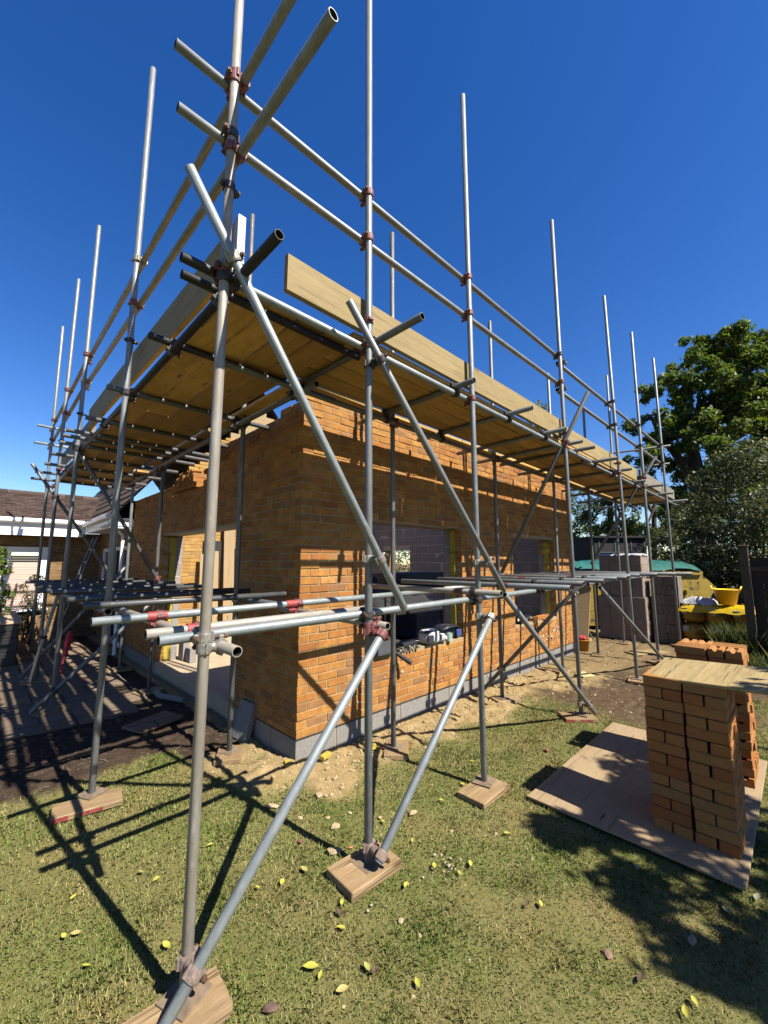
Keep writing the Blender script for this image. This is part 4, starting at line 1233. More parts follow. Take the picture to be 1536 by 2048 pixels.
def tree(name, base, forks, clumps, n, size, mat, label, r0, group=None, crad=(.35, .7)):
    """forks: limb chains; clumps: (centre, radius) of the crown, filled with small leaf clusters"""
    root = empty(name, base, label, 'tree', group); mb = MB()
    for pts, rad in forks: mb.chain(pts, rad, 9)
    cs, rs = [], []
    for c, r in clumps:
        for i in range(max(8, int(r * r * 13))):
            d = Vector((rnd.gauss(0, 1), rnd.gauss(0, 1), rnd.gauss(0, 1))).normalized() * (r * rnd.uniform(.35, 1.05))
            p = Vector(c) + Vector((d.x, d.y, d.z * .8)); cs.append(tuple(p)); rs.append(rnd.uniform(*crad) * min(1, .45 + r * .25))
            if i % 4 == 0:     # twig towards the cluster
                q = Vector(c) + d * .2; mb.chain([q, (q + p) / 2 + Vector((rnd.uniform(-.1, .1), rnd.uniform(-.1, .1), rnd.uniform(-.05, .15))), p], [r0 * .12, r0 * .08, .008], 5)
    mb.build('trunk', M_BARK, root)
    tris_mesh('crown', leaf_cloud(cs, rs, n, size), mat, parent=root, origin=base)
    return root


shrub('conifer', (-1.86, 7.5, .72), 1.42, .27, 9000, .017, M_CON, 'bright green conifer standing in the planter before the shuttered window', 'conifer', True)
shrub('shrub', (-1.22, 8.5, .02), 1.45, .30, 1100, .030, M_DLEAF, 'sparse dark shrub beside the white window frame of the side wing')

# ladder, red post, slabs and pipe in the shade
def ladder():
    mb = MB(); a, b = Vector((-1.05, 7.05, .03)), Vector((-.42, 7.05, 2.28)); s = Vector((0, .19, 0))
    root = empty('ladder', a, 'dark ladder leaning against the eaves by the patio door', 'ladder')
    for q in (-1, 1):
        m_ = MB(); m_.cyl(a + s * q, b + s * q, .024, n=8); m_.build('stile', M_GREYPL, root)
    for i in range(1, 9):
        m_ = MB(); p = a.lerp(b, i / 9); m_.cyl(p - s, p + s, .014, n=8); m_.build('rung', M_GREYPL, root)
ladder()
mb = MB(); p0, p1 = Vector((-1.06, 5.15, .03)), Vector((-.93, 5.45, .55))
mb.cyl(p0, p1, .018, .055, 10); mb.cyl(p1, p1 + (p1 - p0) * .12, .055, .03, 10)
o = mb.build('traffic_cone', plain('red_plastic', (.62, .03, .03), .5), origin=p0); tag(o, 'small red plastic cone propped upside down on the shaded paving', 'cone')
mb = MB(); M = Matrix.Translation((-.10, .86, .0)) @ Matrix.Rotation(R(14), 4, 'Y') @ Matrix.Rotation(R(8), 4, 'Z'); mb.box((-.035, -.11, 0), (.035, .11, .36), 0, M, ch=.006, jit=.004)
o = mb.build('concrete_block', M_PLINTH, origin=(-.09, .72, 0)); tag(o, 'grey concrete block leaning on end against the side wall near the corner', 'block')
mb = MB(); mb.cyl((-.30, 2.75, .05), (-.14, 2.35, .05), .035, n=12); mb.cyl((-.30, 2.75, .05), (-.33, 2.82, .10), .038, n=12)
o = mb.build('drain_pipe', M_GREYPL if False else M_PLINTH, origin=(-.2, 2.5, .02)); tag(o, 'short grey drain pipe lying along the shaded plinth', 'pipe')
mb = MB(); M = Matrix.Translation((-.62, 1.85, .03)) @ Matrix.Rotation(R(20), 4, 'Z'); mb.box((-.25, -.16, 0), (.25, .16, .03), 0, M, ch=.006, jit=.005); o = mb.build('stone_slab', M_PAVE, origin=(-.62, 1.85, .03)); tag(o, 'loose stone slab on dark soil by the paving edge', 'slab')

# ------------------------------------------------------------------ inside the extension
def leanb(x0, x1, y, z1, label, mat=M_OSB, tilt=4):
    mb = MB(); mb.box((0, -.012, 0), (z1, .012, x1 - x0), 0, ch=.002)
    Mx = basis(Vector((0, math.sin(R(tilt)), math.cos(R(tilt)))), Vector((0, -math.cos(R(tilt)), math.sin(R(tilt)))), Vector((1, 0, 0)), (x0, y, .202))
    if Mx.determinant() < 0: Mx = basis(Vector((0, math.sin(R(tilt)), math.cos(R(tilt)))), Vector((0, math.cos(R(tilt)), -math.sin(R(tilt)))), Vector((1, 0, 0)), (x0, y, .202))
    o = mb.build('timber_sheet', mat, world=Mx); tag(o, label, 'timber sheet')
leanb(1.27, 1.36, 5.72, 1.75, 'narrow pale timber leaning on the sunlit house wall inside the doorway')
leanb(1.56, 1.68, 5.74, 1.82, 'timber leaning between the narrow and the widest sheets inside the doorway')
leanb(1.78, 2.02, 5.70, 2.45, 'widest pale timber sheet leaning on the sunlit house wall', M_OSB)
mb = MB(); mb.box((1.38, 5.93, .2), (1.77, 5.985, 2.25)); mb.build('doorway', M_DARK, house)
for dx, y, lb in ((.0, 3.45, 'grey block standing inside the far doorway jamb'), ):
    mb = MB(); mb.box((.33, 3.82, .202), (.43, 4.03, .64), 0, ch=.005); mb.box((.36, 3.60, .202), (.46, 3.80, .42), 0, ch=.005)
    o = mb.build('concrete_block', M_BLOCK, origin=(.38, 3.9, .2)); tag(o, lb, 'block')


def trestle(x, y, h, label, mat=M_CL_U):
    root = empty('trestle', (x, y, .2), label, 'trestle')
    for s in (-1, 1):
        for q in (-1, 1):
            m_ = MB(); m_.cyl((x + s * .30, y + q * .22, .2), (x + s * .05, y + q * .03, .62), .012, n=8); m_.build('leg', mat, root)
    m_ = MB(); m_.cyl((x, y, .55), (x, y, h - .03), .02, n=10); m_.build('post', mat, root)
    m_ = MB(); m_.box((x - .03, y - .45, h - .03), (x + .03, y + .45, h)); m_.build('crossbar', mat, root)
for x, y, lb in ((1.75, 1.6, 'rusty builder trestle on the floor slab, nearer the big window opening'), (3.0, 1.9, 'rusty builder trestle behind, under the dark boards'), (4.4, 1.7, 'rusty trestle seen through the smaller window opening')): trestle(x, y, 1.30, lb)
for i, (y, a, b, lb) in enumerate(((1.35, 1.5, 4.7, 'front plank lying across the trestles inside'), (1.62, 1.4, 4.6, 'middle plank lying across the trestles inside'), (1.9, 1.6, 4.75, 'rear plank lying across the trestles inside'))):
    board('trestle_board', (a, y, 1.322), (b, y, 1.322), .225, .038, (0, 0, 1), M_POST, lb)
mb = MB(); mb.box((2.75, 1.45, 1.343), (4.1, 2.0, 1.60), ch=.02, jit=.01); o = mb.build('mortar_tray', M_BLKPL, origin=(3.4, 1.7, 1.343)); tag(o, 'black mortar tray standing on the trestle planks', 'tray')
mb = MB()
for i in range(9): mb.rock((2.25 + rnd.uniform(-.16, .16), 1.6 + rnd.uniform(-.12, .12), 1.40 + rnd.uniform(0, .12)), rnd.uniform(.07, .13), 0, .8)
o = mb.build('jacket', plain('navy_cloth', (.02, .025, .06), .9, 0, .5, 20, .5), origin=(2.25, 1.6, 1.345)); tag(o, 'dark jacket heaped on the trestle planks seen through the window', 'jacket')
mb = MB(); mb.box((3.05, 1.2, .42), (3.65, 1.23, 1.22)); o = mb.build('plastic_crate', M_WRAP, origin=(3.3, 1.2, .4)); tag(o, 'sheet of clear plastic hanging below the trestle planks', 'plastic')

mb = MB(); n_ = 16; vs_ = []  # added pile; its dark cover hides the bright sunlit floor
for i in range(n_ + 1):
    for j in range(n_ + 1):
        a, b = i / n_, j / n_; e = max(0, .16 - min(a, b, 1 - a, 1 - b)) / .16
        vs_.append((3.5 + 2.2 * a, 2.5 + 2.3 * b, .98 + .06 * math.sin(a * 9 + b * 5) + .04 * math.sin(a * 4 - b * 17) + rnd.uniform(-.015, .015) - e * .76))
mb.add(vs_, [(i * (n_ + 1) + j, (i + 1) * (n_ + 1) + j, (i + 1) * (n_ + 1) + j + 1, i * (n_ + 1) + j + 1) for i in range(n_) for j in range(n_)], 0, True)
mb.box((3.6, 2.6, .202), (5.6, 4.7, .85))
o = mb.build('floor_darkening_pile', M_CABIN, origin=(4.6, 3.6, .202)); tag(o, 'dark pile under a black cover, added to darken the sunlit floor slab behind the window openings', 'covered pile')

# things on the sills
sz = .777
def sill(name, mb, mats, c, label, cat): o = mb.build(name, mats, origin=c); return tag(o, label, cat)
tb = empty('toolbox', (1.06, .02, sz), 'grey and black toolbox with orange catches on the window sill', 'toolbox')
mb = MB(); mb.box((.93, -.045, sz), (1.20, .14, sz + .20), 0, ch=.012); mb.build('body', M_BLKPL, tb)
mb = MB(); mb.box((.945, -.062, sz + .012), (1.185, -.047, sz + .175), 0, ch=.006); mb.box((.96, -.066, sz + .03), (1.17, -.0625, sz + .04)); mb.build('lid', M_GREYPL, tb)
for x in (.965, 1.16): m_ = MB(); m_.box((x - .012, -.066, sz + .17), (x + .012, -.05, sz + .20), 0, ch=.003); m_.build('catch', M_ORANGE, tb)
m_ = MB(); m_.cyl((1.0, .05, sz + .235), (1.13, .05, sz + .235), .012, n=8); m_.cyl((1.0, .05, sz + .2), (1.0, .05, sz + .235), .01, n=8); m_.cyl((1.13, .05, sz + .2), (1.13, .05, sz + .235), .01, n=8); m_.build('handle', M_BLKPL, tb)
mb = MB(); mb.cyl((1.24, .05, sz + .03), (1.345, -.17, sz - .10), .018, .027, 12); mb.cyl((1.24, .05, sz + .03), (1.22, .09, sz + .04), .03, .018, 12); sill('nozzle', mb, M_BLKPL, (1.28, -.02, sz), 'black nozzle poking out over the window sill beside the toolbox', 'nozzle')
mb = MB(); mb.box((1.30, .12, sz + .08), (1.48, .19, sz + .09), 0, ch=.003); mb.box((1.31, .125, sz), (1.47, .185, sz + .08), 0, ch=.01); sill('box', mb, M_POST, (1.4, .1, sz), 'small brown box behind the tools on the sill', 'box')
dr = empty('power_drill', (1.5, .03, sz), 'black power drill lying on the sill between the toolbox and the bag', 'drill')
mb = MB(); mb.cyl((1.36, -.01, sz + .05), (1.60, .02, sz + .055), .038, .042, 14); mb.cyl((1.60, .02, sz + .055), (1.68, .03, sz + .056), .028, .012, 12); mb.build('body', M_BLKPL, dr)
mb = MB(); mb.cyl((1.44, .0, sz + .04), (1.42, .12, sz + .03), .024, .028, 12); mb.box((1.37, .11, sz), (1.48, .19, sz + .07), 0, ch=.01); mb.build('grip', M_GREYPL, dr)
mb = MB()
for i in range(7): mb.box((1.30 + i * .05, -.05 + .01 * (i % 3), sz), (1.335 + i * .05, .02, sz + .03 + .02 * (i % 2)), 0, ch=.006, jit=.006)
sill('hand_tool', mb, [M_CL_G], (1.45, -.02, sz), 'loose metal hand tools in a heap at the front of the sill', 'tools')
bagm = plain('white_cloth', (.80, .80, .80), .85, 0, .06, 12, .5)


def cushion(c, s, seed=0, puff=1.0, n=9):
    mb = MB(); r2 = random.Random(seed); vs = []
    for k in range(n + 1):
        for i in range(14):
            th = math.pi * k / n; ph = 2 * math.pi * i / 14
            f = lambda v: math.copysign(abs(v) ** .55, v)
            q = 1 + r2.uniform(-.07, .07)
            vs.append((c[0] + s[0] * f(math.sin(th)) * f(math.cos(ph)) * q, c[1] + s[1] * f(math.sin(th)) * f(math.sin(ph)) * q, c[2] + s[2] * (1 + f(math.cos(th))) * q))
    fs = [(k * 14 + i, (k + 1) * 14 + i, (k + 1) * 14 + (i + 1) % 14, k * 14 + (i + 1) % 14) for k in range(n) for i in range(14)]
    mb.add(vs, fs, 0, True); return mb
bg_ = empty('bag', (1.93, .05, sz), 'white and navy bag sitting on the window sill', 'bag')
cushion((1.93, .05, sz), (.13, .10, .085), 3).build('body', bagm, bg_)
mb = MB(); mb.box((1.79, -.058, sz + .02), (1.90, -.03, sz + .12), 0, ch=.012, jit=.006); mb.box((1.80, -.04, sz + .135), (1.88, .12, sz + .165), 0, ch=.012, jit=.005); mb.build('panel', plain('navy_fabric', (.02, .022, .05), .9), bg_)
mb = MB()
for i in range(10): mb.rock((2.10 + rnd.uniform(-.07, .07), .0 + rnd.uniform(-.04, .08), sz + .035 + rnd.uniform(0, .05)), rnd.uniform(.035, .06), 0, .8)
sill('glove', mb, bagm, (2.1, .03, sz), 'crumpled white work gloves on the sill next to the bag', 'gloves')
mb = MB(); mb.cyl((2.25, -.01, sz), (2.25, -.01, sz + .10), .042, .05, 16, caps=False); mb.cyl((2.25, -.01, sz + .002), (2.25, -.01, sz + .006), .042, n=16); mb.cyl((2.25, -.01, sz + .09), (2.25, -.01, sz + .092), .046, n=16)
sill('cup', mb, plain('mint_plastic', (.52, .72, .62), .4), (2.25, -.01, sz), 'mint green cup on the sill', 'cup')
hb = empty('holdall', (2.42, .14, sz), 'black holdall with a blue patch at the end of the sill', 'bag')
cushion((2.40, .14, sz), (.19, .12, .085), 5, n=11).build('body', M_BLKPL, hb)
mb = MB(); mb.box((2.44, -.01, sz + .02), (2.55, .03, sz + .12), 0, ch=.012, jit=.006); mb.build('patch', plain('blue_fabric', (.04, .08, .28), .9), hb)
mb = MB()
for i in range(12): mb.rock((4.25 + rnd.uniform(-.25, .3), .06 + rnd.uniform(-.06, .08), sz + .04 + rnd.uniform(0, .07)), rnd.uniform(.05, .09), 0, .7)
sill('rag', mb, M_BLKPL, (4.25, .06, sz), 'dark rags heaped on the sill of the smaller opening', 'rags')
for i, (x, a) in enumerate(((4.75, 10), (5.0, -14), (5.22, 6))):
    M = Matrix.Translation((x, .04, sz + .034)) @ Matrix.Rotation(R(a), 4, 'Z'); place_brick(M, 'loose brick lying on the sill of the smaller opening', 'bricks on the far sill')
# ------------------------------------------------------------------ yard at the far end
mb = MB()
def bucket(name, c, r0, r1, h, mat, label, cat, handles=False):
    mb = MB(); c = Vector(c); n = 24
    pr = [(r0 - .004, .004), (r0, 0), (r1, h), (r1 + .012, h), (r1 + .012, h + .008), (r1 - .006, h + .008), (r0 - .008, .01)]
    vs = [(c.x + r * math.cos(2 * math.pi * i / n), c.y + r * math.sin(2 * math.pi * i / n), c.z + z) for r, z in pr for i in range(n)]
    mb.add(vs, [(k * n + i, k * n + (i + 1) % n, (k + 1) * n + (i + 1) % n, (k + 1) * n + i) for k in range(len(pr) - 1) for i in range(n)], 0, True)
    mb.add([(c.x + (r0 - .006) * math.cos(2 * math.pi * i / n), c.y + (r0 - .006) * math.sin(2 * math.pi * i / n), c.z + .008) for i in range(n)], [tuple(range(n))])
    o = mb.build(name, mat, origin=c); tag(o, label, cat)
    return o
p = onz(1166, 1302); b_ = bucket('bucket', (p.x, p.y, .0), .10, .125, .22, M_ORANGE if False else plain('amber_plastic', (.85, .33, .01), .4), 'small orange bucket with a red cloth at the far corner of the front wall', 'bucket')
mb = MB()
for i in range(10): mb.rock((p.x + rnd.uniform(-.1, .1), p.y + rnd.uniform(-.1, .1), .23 + rnd.uniform(0, .05)), .06, 0, .6)
o = mb.build('cloth', plain('red_cloth', (.60, .04, .05), .9), origin=(p.x, p.y, .2)); tag(o, 'red cloth hung over the rim of the orange bucket', 'cloth')


def pack(lo, hi, label, wrap_top):
    root = empty('block_pack', ((lo[0] + hi[0]) / 2, (lo[1] + hi[1]) / 2, lo[2]), label, 'block pack', 'wrapped block packs')
    mb = MB(); nz, ny_ = 4, 4
    for k in range(nz):
        for j in range(ny_):
            for i in range(2):
                z0 = lo[2] + (hi[2] - lo[2]) * k / nz; z1 = lo[2] + (hi[2] - lo[2]) * (k + 1) / nz; y0 = lo[1] + (hi[1] - lo[1]) * j / ny_; y1 = lo[1] + (hi[1] - lo[1]) * (j + 1) / ny_; x0 = lo[0] + (hi[0] - lo[0]) * i / 2; x1 = lo[0] + (hi[0] - lo[0]) * (i + 1) / 2
                mb.box((x0 + .002, y0 + .002, z0 + .001), (x1 - .002, y1 - .002, z1 - .001), 0, ch=.006, jit=.003)
    mb.build('block_mass', M_PACK, root)
    mb = MB(); n = 14
    def sheet(f):
        vs = [f(i / n, j / n) for i in range(n + 1) for j in range(n + 1)]
        mb.add(vs, [(i * (n + 1) + j, (i + 1) * (n + 1) + j, (i + 1) * (n + 1) + j + 1, i * (n + 1) + j + 1) for i in range(n) for j in range(n)], 0, True)
    w = lambda: rnd.uniform(.002, .022)
    sheet(lambda a, b: (lo[0] + (hi[0] - lo[0]) * a, lo[1] - .004 - w(), lo[2] + (hi[2] - lo[2]) * b))
    sheet(lambda a, b: (lo[0] - .003 - w() * .5, lo[1] + (hi[1] - lo[1]) * a, lo[2] + (hi[2] - lo[2]) * b))
    mb.build('clear_wrap', M_WRAP, root)
    mb = MB()
    if wrap_top:
        sheet(lambda a, b: (lo[0] - .02 + (hi[0] - lo[0] + .04) * a, lo[1] - .03 + (hi[1] - lo[1] + .06) * b, hi[2] + .006 + w() * 1.6 - (.03 if a < .03 or b < .03 else 0)))
        mb.build('torn_wrap', M_SHEET, root)
pack((8.45, -.78, .03), (9.25, .20, .99), 'lower pack of blocks wrapped in clear plastic, on the ground', False)
pack((8.50, -.74, 1.0), (9.2, .14, 1.94), 'upper pack of blocks under torn white plastic, on the other pack', True)
blk = None
for k in range(7):
    z = .02 + k * .207
    cols = ([(-1.36 + i * .1035, .098, .44) for i in range(5)] if k % 2 else [(-1.36, .255, .21), (-1.10, .255, .21)])
    for i, (y, wy, wx) in enumerate(cols):
        if k == 6 and i > 3: continue
        for r in range(1 if k % 2 else 2):
            mb = MB(); x = 8.70 + r * .222; mb.box((0, 0, 0), (wx, wy, .203), 0, ch=.005, jit=.003)
            o = mb.build('concrete_block', M_GBLK, world=Matrix.Translation((x + rnd.uniform(-.01, .01), y, z))); tag(o, 'bare grey concrete block in the stack beside the wrapped packs', 'block', 'bare grey blocks stacked')

# cement bags, sheets and tub
BAGM = NT('printed_bag'); v1 = BAGM.noise(1, 3, .5, BAGM.mapping((5, 5, 16))); v2 = BAGM.noise(11, 6, .7)
cc = BAGM.mix((.62, .36, .02), (.30, .08, .02), BAGM.ramp(v1, [(.56, 0.0), (.6, .8)])); cc = BAGM.mix(cc, (.20, .10, .02), BAGM.ramp(v2, [(.5, 0.0), (.8, .6)])); BAGM.bump(v2, .6, .02); BAGM = BAGM.fin(cc, .5)
PX, PY = 8.75, -1.34
pw = empty('pallet', (9.2, -2.0, 0), 'timber pallet under the amber packs', 'pallet')
mb = MB()
for i in range(6): mb.box((PX, PY - 1.15 + i * .22, .10), (PX + .9, PY - 1.0 + i * .2, .122))
mb.build('pallet_slats', M_POST, pw); mb = MB()
for i in range(3): mb.box((PX + i * .41, PY - 1.15, 0), (PX + .08 + i * .41, PY + .08, .098))
mb.build('bearers', M_POST, pw)
BLP = plain('bag_label', (.75, .70, .62), .6, 0, .1, 30)
for k in range(2):
    for j in range(3):
        z0 = .123 + k * .37; y0 = PY - .215 - j * .435
        root = empty('wrapped_pack', (PX + .3, y0, z0), 'amber plastic wrapped pack with faded print in the pile on the pallet', 'pack', 'amber packs piled on the pallet')
        cushion((PX + .3 + rnd.uniform(-.02, .02), y0 + rnd.uniform(-.015, .015), z0), (.36, .222, .186), k * 3 + j, n=12).build('body', BAGM, root)
        mb = MB(); y = y0 + rnd.uniform(.02, .08); mb.box((PX - .092, y, z0 + .20), (PX - .062, y + .10, z0 + .32), ch=.004, jit=.003); mb.build('label_patch', BLP, root)
YS = plain('yellow_polythene', (.88, .60, .01), .35, 0, .12, 12, .7)


def drape(name, x0, x1, y0, y1, z, amp, mat, label, drop, nx_=22, ny_=26, seed=1, cat='sheet'):
    mb = MB(); r2 = random.Random(seed); vs = []; ph = [r2.uniform(0, 6) for _ in range(8)]
    for i in range(nx_ + 1):
        for j in range(ny_ + 1):
            a, b = i / nx_, j / ny_; x = x0 + (x1 - x0) * a; y = y0 + (y1 - y0) * b
            h = sum(math.sin(x * f1 + y * f2 + p) for f1, f2, p in ((9, 4, ph[0]), (-5, 13, ph[1]), (17, 9, ph[2]), (7, -21, ph[3]), (31, 12, ph[4]))) / 5
            e = max(0, .14 - min(a, b, 1 - a, 1 - b)) / .14
            vs.append((x - (e * drop * .15 if a < .14 else 0), y, z + amp * (.5 + h * .5) + amp * .4 * r2.uniform(-.5, .5) - (e ** 1.5) * drop * (1 + .5 * h)))
    mb.add(vs, [(i * (ny_ + 1) + j, (i + 1) * (ny_ + 1) + j, (i + 1) * (ny_ + 1) + j + 1, i * (ny_ + 1) + j + 1) for i in range(nx_) for j in range(ny_)], 0, True)
    o = mb.build(name, mat, origin=((x0 + x1) / 2, (y0 + y1) / 2, z)); tag(o, label, cat); return o
drape('plastic_sheet', PX - .10, PX + .75, PY - 1.26, PY + .04, .855, .06, YS, 'bright yellow plastic sheet draped over the amber packs', .14, seed=2)
drape('plastic_sheet', PX + .0, PX + .6, PY - .62, PY - .02, .93, .12, M_SHEET, 'crumpled white plastic sheet on top of the yellow one', .10, seed=5)
tubc = (PX + .12, PY - .80, .915)
tb_ = bucket('flexible_tub', tubc, .145, .215, .30, M_YELLOW, 'yellow flexible tub with two handles on top of the amber packs', 'tub')
for s in (-1, 1):
    mb = MB(); pts = [Vector((tubc[0], tubc[1] + s * .215, tubc[2] + .29)) + Vector((math.cos(t) * .075, s * .03 * math.sin(t), math.sin(t) * .075)) for t in [math.pi * i / 8 for i in range(9)]]
    mb.chain(pts, [.014] * 9, 7); mb.build('handle', M_YELLOW, tb_)

# skip with teal sheet, dark cabin
SM = basis(rgt, fh, UP, Vector((CAM.x, CAM.y, 0)) + fh * 11.0)
skip = empty('skip', SM @ Vector((7, .8, 0)), 'large dented yellow skip half hidden by the wrapped blocks', 'skip')
mb = MB(); mb.prism([(5.1, .12), (8.05, .12), (8.84, 1.10), (8.42, 1.50), (4.9, 1.50), (4.5, 1.10)], 1, (0, 1.7), 0, SM)
for u in (5.7, 6.6, 7.5): mb.box((u - .05, -.05, .15), (u + .05, -.002, 1.45), 0, SM)
mb.box((4.9, -.07, 1.44), (8.45, -.002, 1.53), 0, SM); mb.cyl(SM @ Vector((8.0, -.12, 1.0)), SM @ Vector((8.0, .0, 1.0)), .06, n=10)
mb.build('body', M_SKIP, skip)
mb = MB(); vs_ = []
for i in range(24):
    for j in range(9):
        u = 4.9 + i * .152; t = j / 8; vs_.append(SM @ Vector((u, -.10 + 1.9 * t, 1.60 + .14 * math.sin(t * 3.14) + .035 * math.sin(u * 5 + t * 4) + rnd.uniform(-.012, .012) + (.08 if j > 0 else -.02))))
mb.add(vs_, [(i * 9 + j, (i + 1) * 9 + j, (i + 1) * 9 + j + 1, i * 9 + j + 1) for i in range(23) for j in range(8)], 0, True)
o = mb.build('tarpaulin', M_TEAL, origin=SM @ Vector((6.6, .8, 1.5))); tag(o, 'crumpled teal tarpaulin spread over the top of the skip', 'tarpaulin')
SM2 = basis(rgt, fh, UP, Vector((CAM.x, CAM.y, 0)) + fh * 14.0)
cab = empty('site_cabin', SM2 @ Vector((8.1, 1, 0)), 'black panelled cabin behind the stacked blocks', 'cabin')
mb = MB(); mb.box((7.2, 0, 0), (8.98, 2.2, 2.60), 0, SM2); mb.box((7.15, -.1, 2.60), (9.03, 2.3, 2.66), 0, SM2); mb.build('body', M_CABIN, cab)
mb = MB()
for u in (7.35, 7.9, 8.45, 8.9): mb.box((u - .012, -.02, .2), (u + .012, -.002, 2.55), 0, SM2)
for z in (1.6, 2.1): mb.box((7.25, -.03, z), (8.95, -.021, z + .02), 0, SM2)
mb.build('frame_bars', M_GALVD, cab)
# sheet and timbers leaning by the far corner
mb = MB(); M = basis(Vector((0, 1, 0)), Vector((.3, 0, .954)), Vector((.954, 0, -.3)), (7.6, .18, .02)); mb.box((0, 0, 0), (.62, 1.25, .02), 0, M, ch=.002)
o = mb.build('timber_sheet', M_OSB, origin=(7.6, .3, .02)); tag(o, 'sunlit timber sheet leaning past the far corner of the front wall', 'timber sheet')
for i, (dx, lb) in enumerate(((.0, 'front timber of the two lying past the far corner'), (.3, 'rear timber of the two lying past the far corner'))):
    board('timber_length', (7.4 + dx, .15, .06), (7.5 + dx, 1.6, .06), .12, .07, (0, 0, 1), M_TOE, lb, 'timber')
mb = MB(); mb.cyl((8.1, .25, .02), (7.9, .75, .95), .03, n=8); o = mb.build('timber_prop', M_POST, origin=(8.1, .25, .02)); tag(o, 'thin dark timber prop leaning beside the wrapped blocks', 'prop')
# boards lying on soil, sand coloured lump by the path
mb = MB(); M = Matrix.Translation((7.35, -1.0, .012)) @ Matrix.Rotation(R(-30), 4, 'Z'); mb.box((-.4, -.15, 0), (.4, .15, .02), 0, M, ch=.003, jit=.004); o = mb.build('timber_sheet', M_TOE, origin=(7.35, -1, .01)); tag(o, 'flat pale timber offcut lying on the soil before the grey blocks', 'timber sheet')
mb = MB(); M = Matrix.Translation((4.75, -.75, .03)) @ Matrix.Rotation(R(-22), 4, 'Z'); mb.box((-.11, -.10, 0), (.11, .10, .02), 0, M, ch=.006, jit=.012); o = mb.build('insulation_offcut', plain('faded_insulation', (.75, .64, .28), .9), origin=(4.75, -.75, .03)); tag(o, 'yellow insulation offcut lying on the sand near the far wall end', 'offcut')
for i, (x, y, a, lb) in enumerate(((.22, -.14, 20, 'yellow offcut against the plinth near the corner'), (.63, -.30, -10, 'yellow offcut on sand by the sandy timber pad'), (-.10, -.03, 60, 'yellow offcut beside the sandy pad at the corner'))):
    mb = MB(); M = Matrix.Translation((x, y, .045)) @ Matrix.Rotation(R(a), 4, 'Z'); mb.box((-.055, -.025, 0), (.055, .025, .035), 0, M, ch=.004, jit=.004); o = mb.build('insulation_offcut', M_INS, origin=(x, y, .03)); tag(o, lb, 'offcut')
mb = MB(); M = Matrix.Translation((4.55, -.52, .02)) @ Matrix.Rotation(R(18), 4, 'Z'); mb.box((-.4, -.07, 0), (.4, .07, .03), 0, M, ch=.003, jit=.003); o = mb.build('timber_length', M_TOE, origin=(4.5, -.5, .02)); tag(o, 'short timber half buried in sand along the front wall', 'timber')

# fence on the right
fence = empty('fence', (7.45, -2.58, 0), 'dark close boarded fence with a square post on the right', 'fence')
mb = MB(); mb.box((7.36, -2.64, 0), (7.48, -2.52, 2.04), 0, ch=.005); mb.box((7.345, -2.655, 2.04), (7.495, -2.505, 2.075), 0, ch=.008); mb.build('post', M_POST, fence)
mb = MB(); y = -2.65
while y > -6.2: mb.box((7.42 + rnd.uniform(-.004, .004), y - .145, .12), (7.44, y, 1.86), 0, ch=.003); y -= .15
mb.build('boards', M_FENCE, fence)
mb = MB(); mb.box((7.40, -6.2, 1.865), (7.48, -2.645, 1.90)); mb.box((7.385, -6.2, 1.62), (7.415, -2.645, 1.70)); mb.box((7.385, -6.2, .5), (7.415, -2.645, .58)); mb.box((7.40, -6.2, .0), (7.44, -2.645, .115)); mb.build('rails', M_POST, fence)
# green garden netting
mb = MB()
for i in range(16): mb.cyl((3.45 + .01 * math.sin(i), -2.98 - i * .055, .0), (3.45 + .015 * math.sin(i * 2), -2.98 - i * .055, .78), .0035, n=4)
for k in range(13): mb.cyl((3.45, -2.98, .03 + k * .06), (3.45, -3.82, .03 + k * .06 + rnd.uniform(-.01, .01)), .003, n=4)
o = mb.build('garden_netting', plain('green_plastic', (.02, .30, .08), .5), origin=(3.45, -3.3, 0)); tag(o, 'upright green plastic netting beside the uncovered brick stack', 'netting')

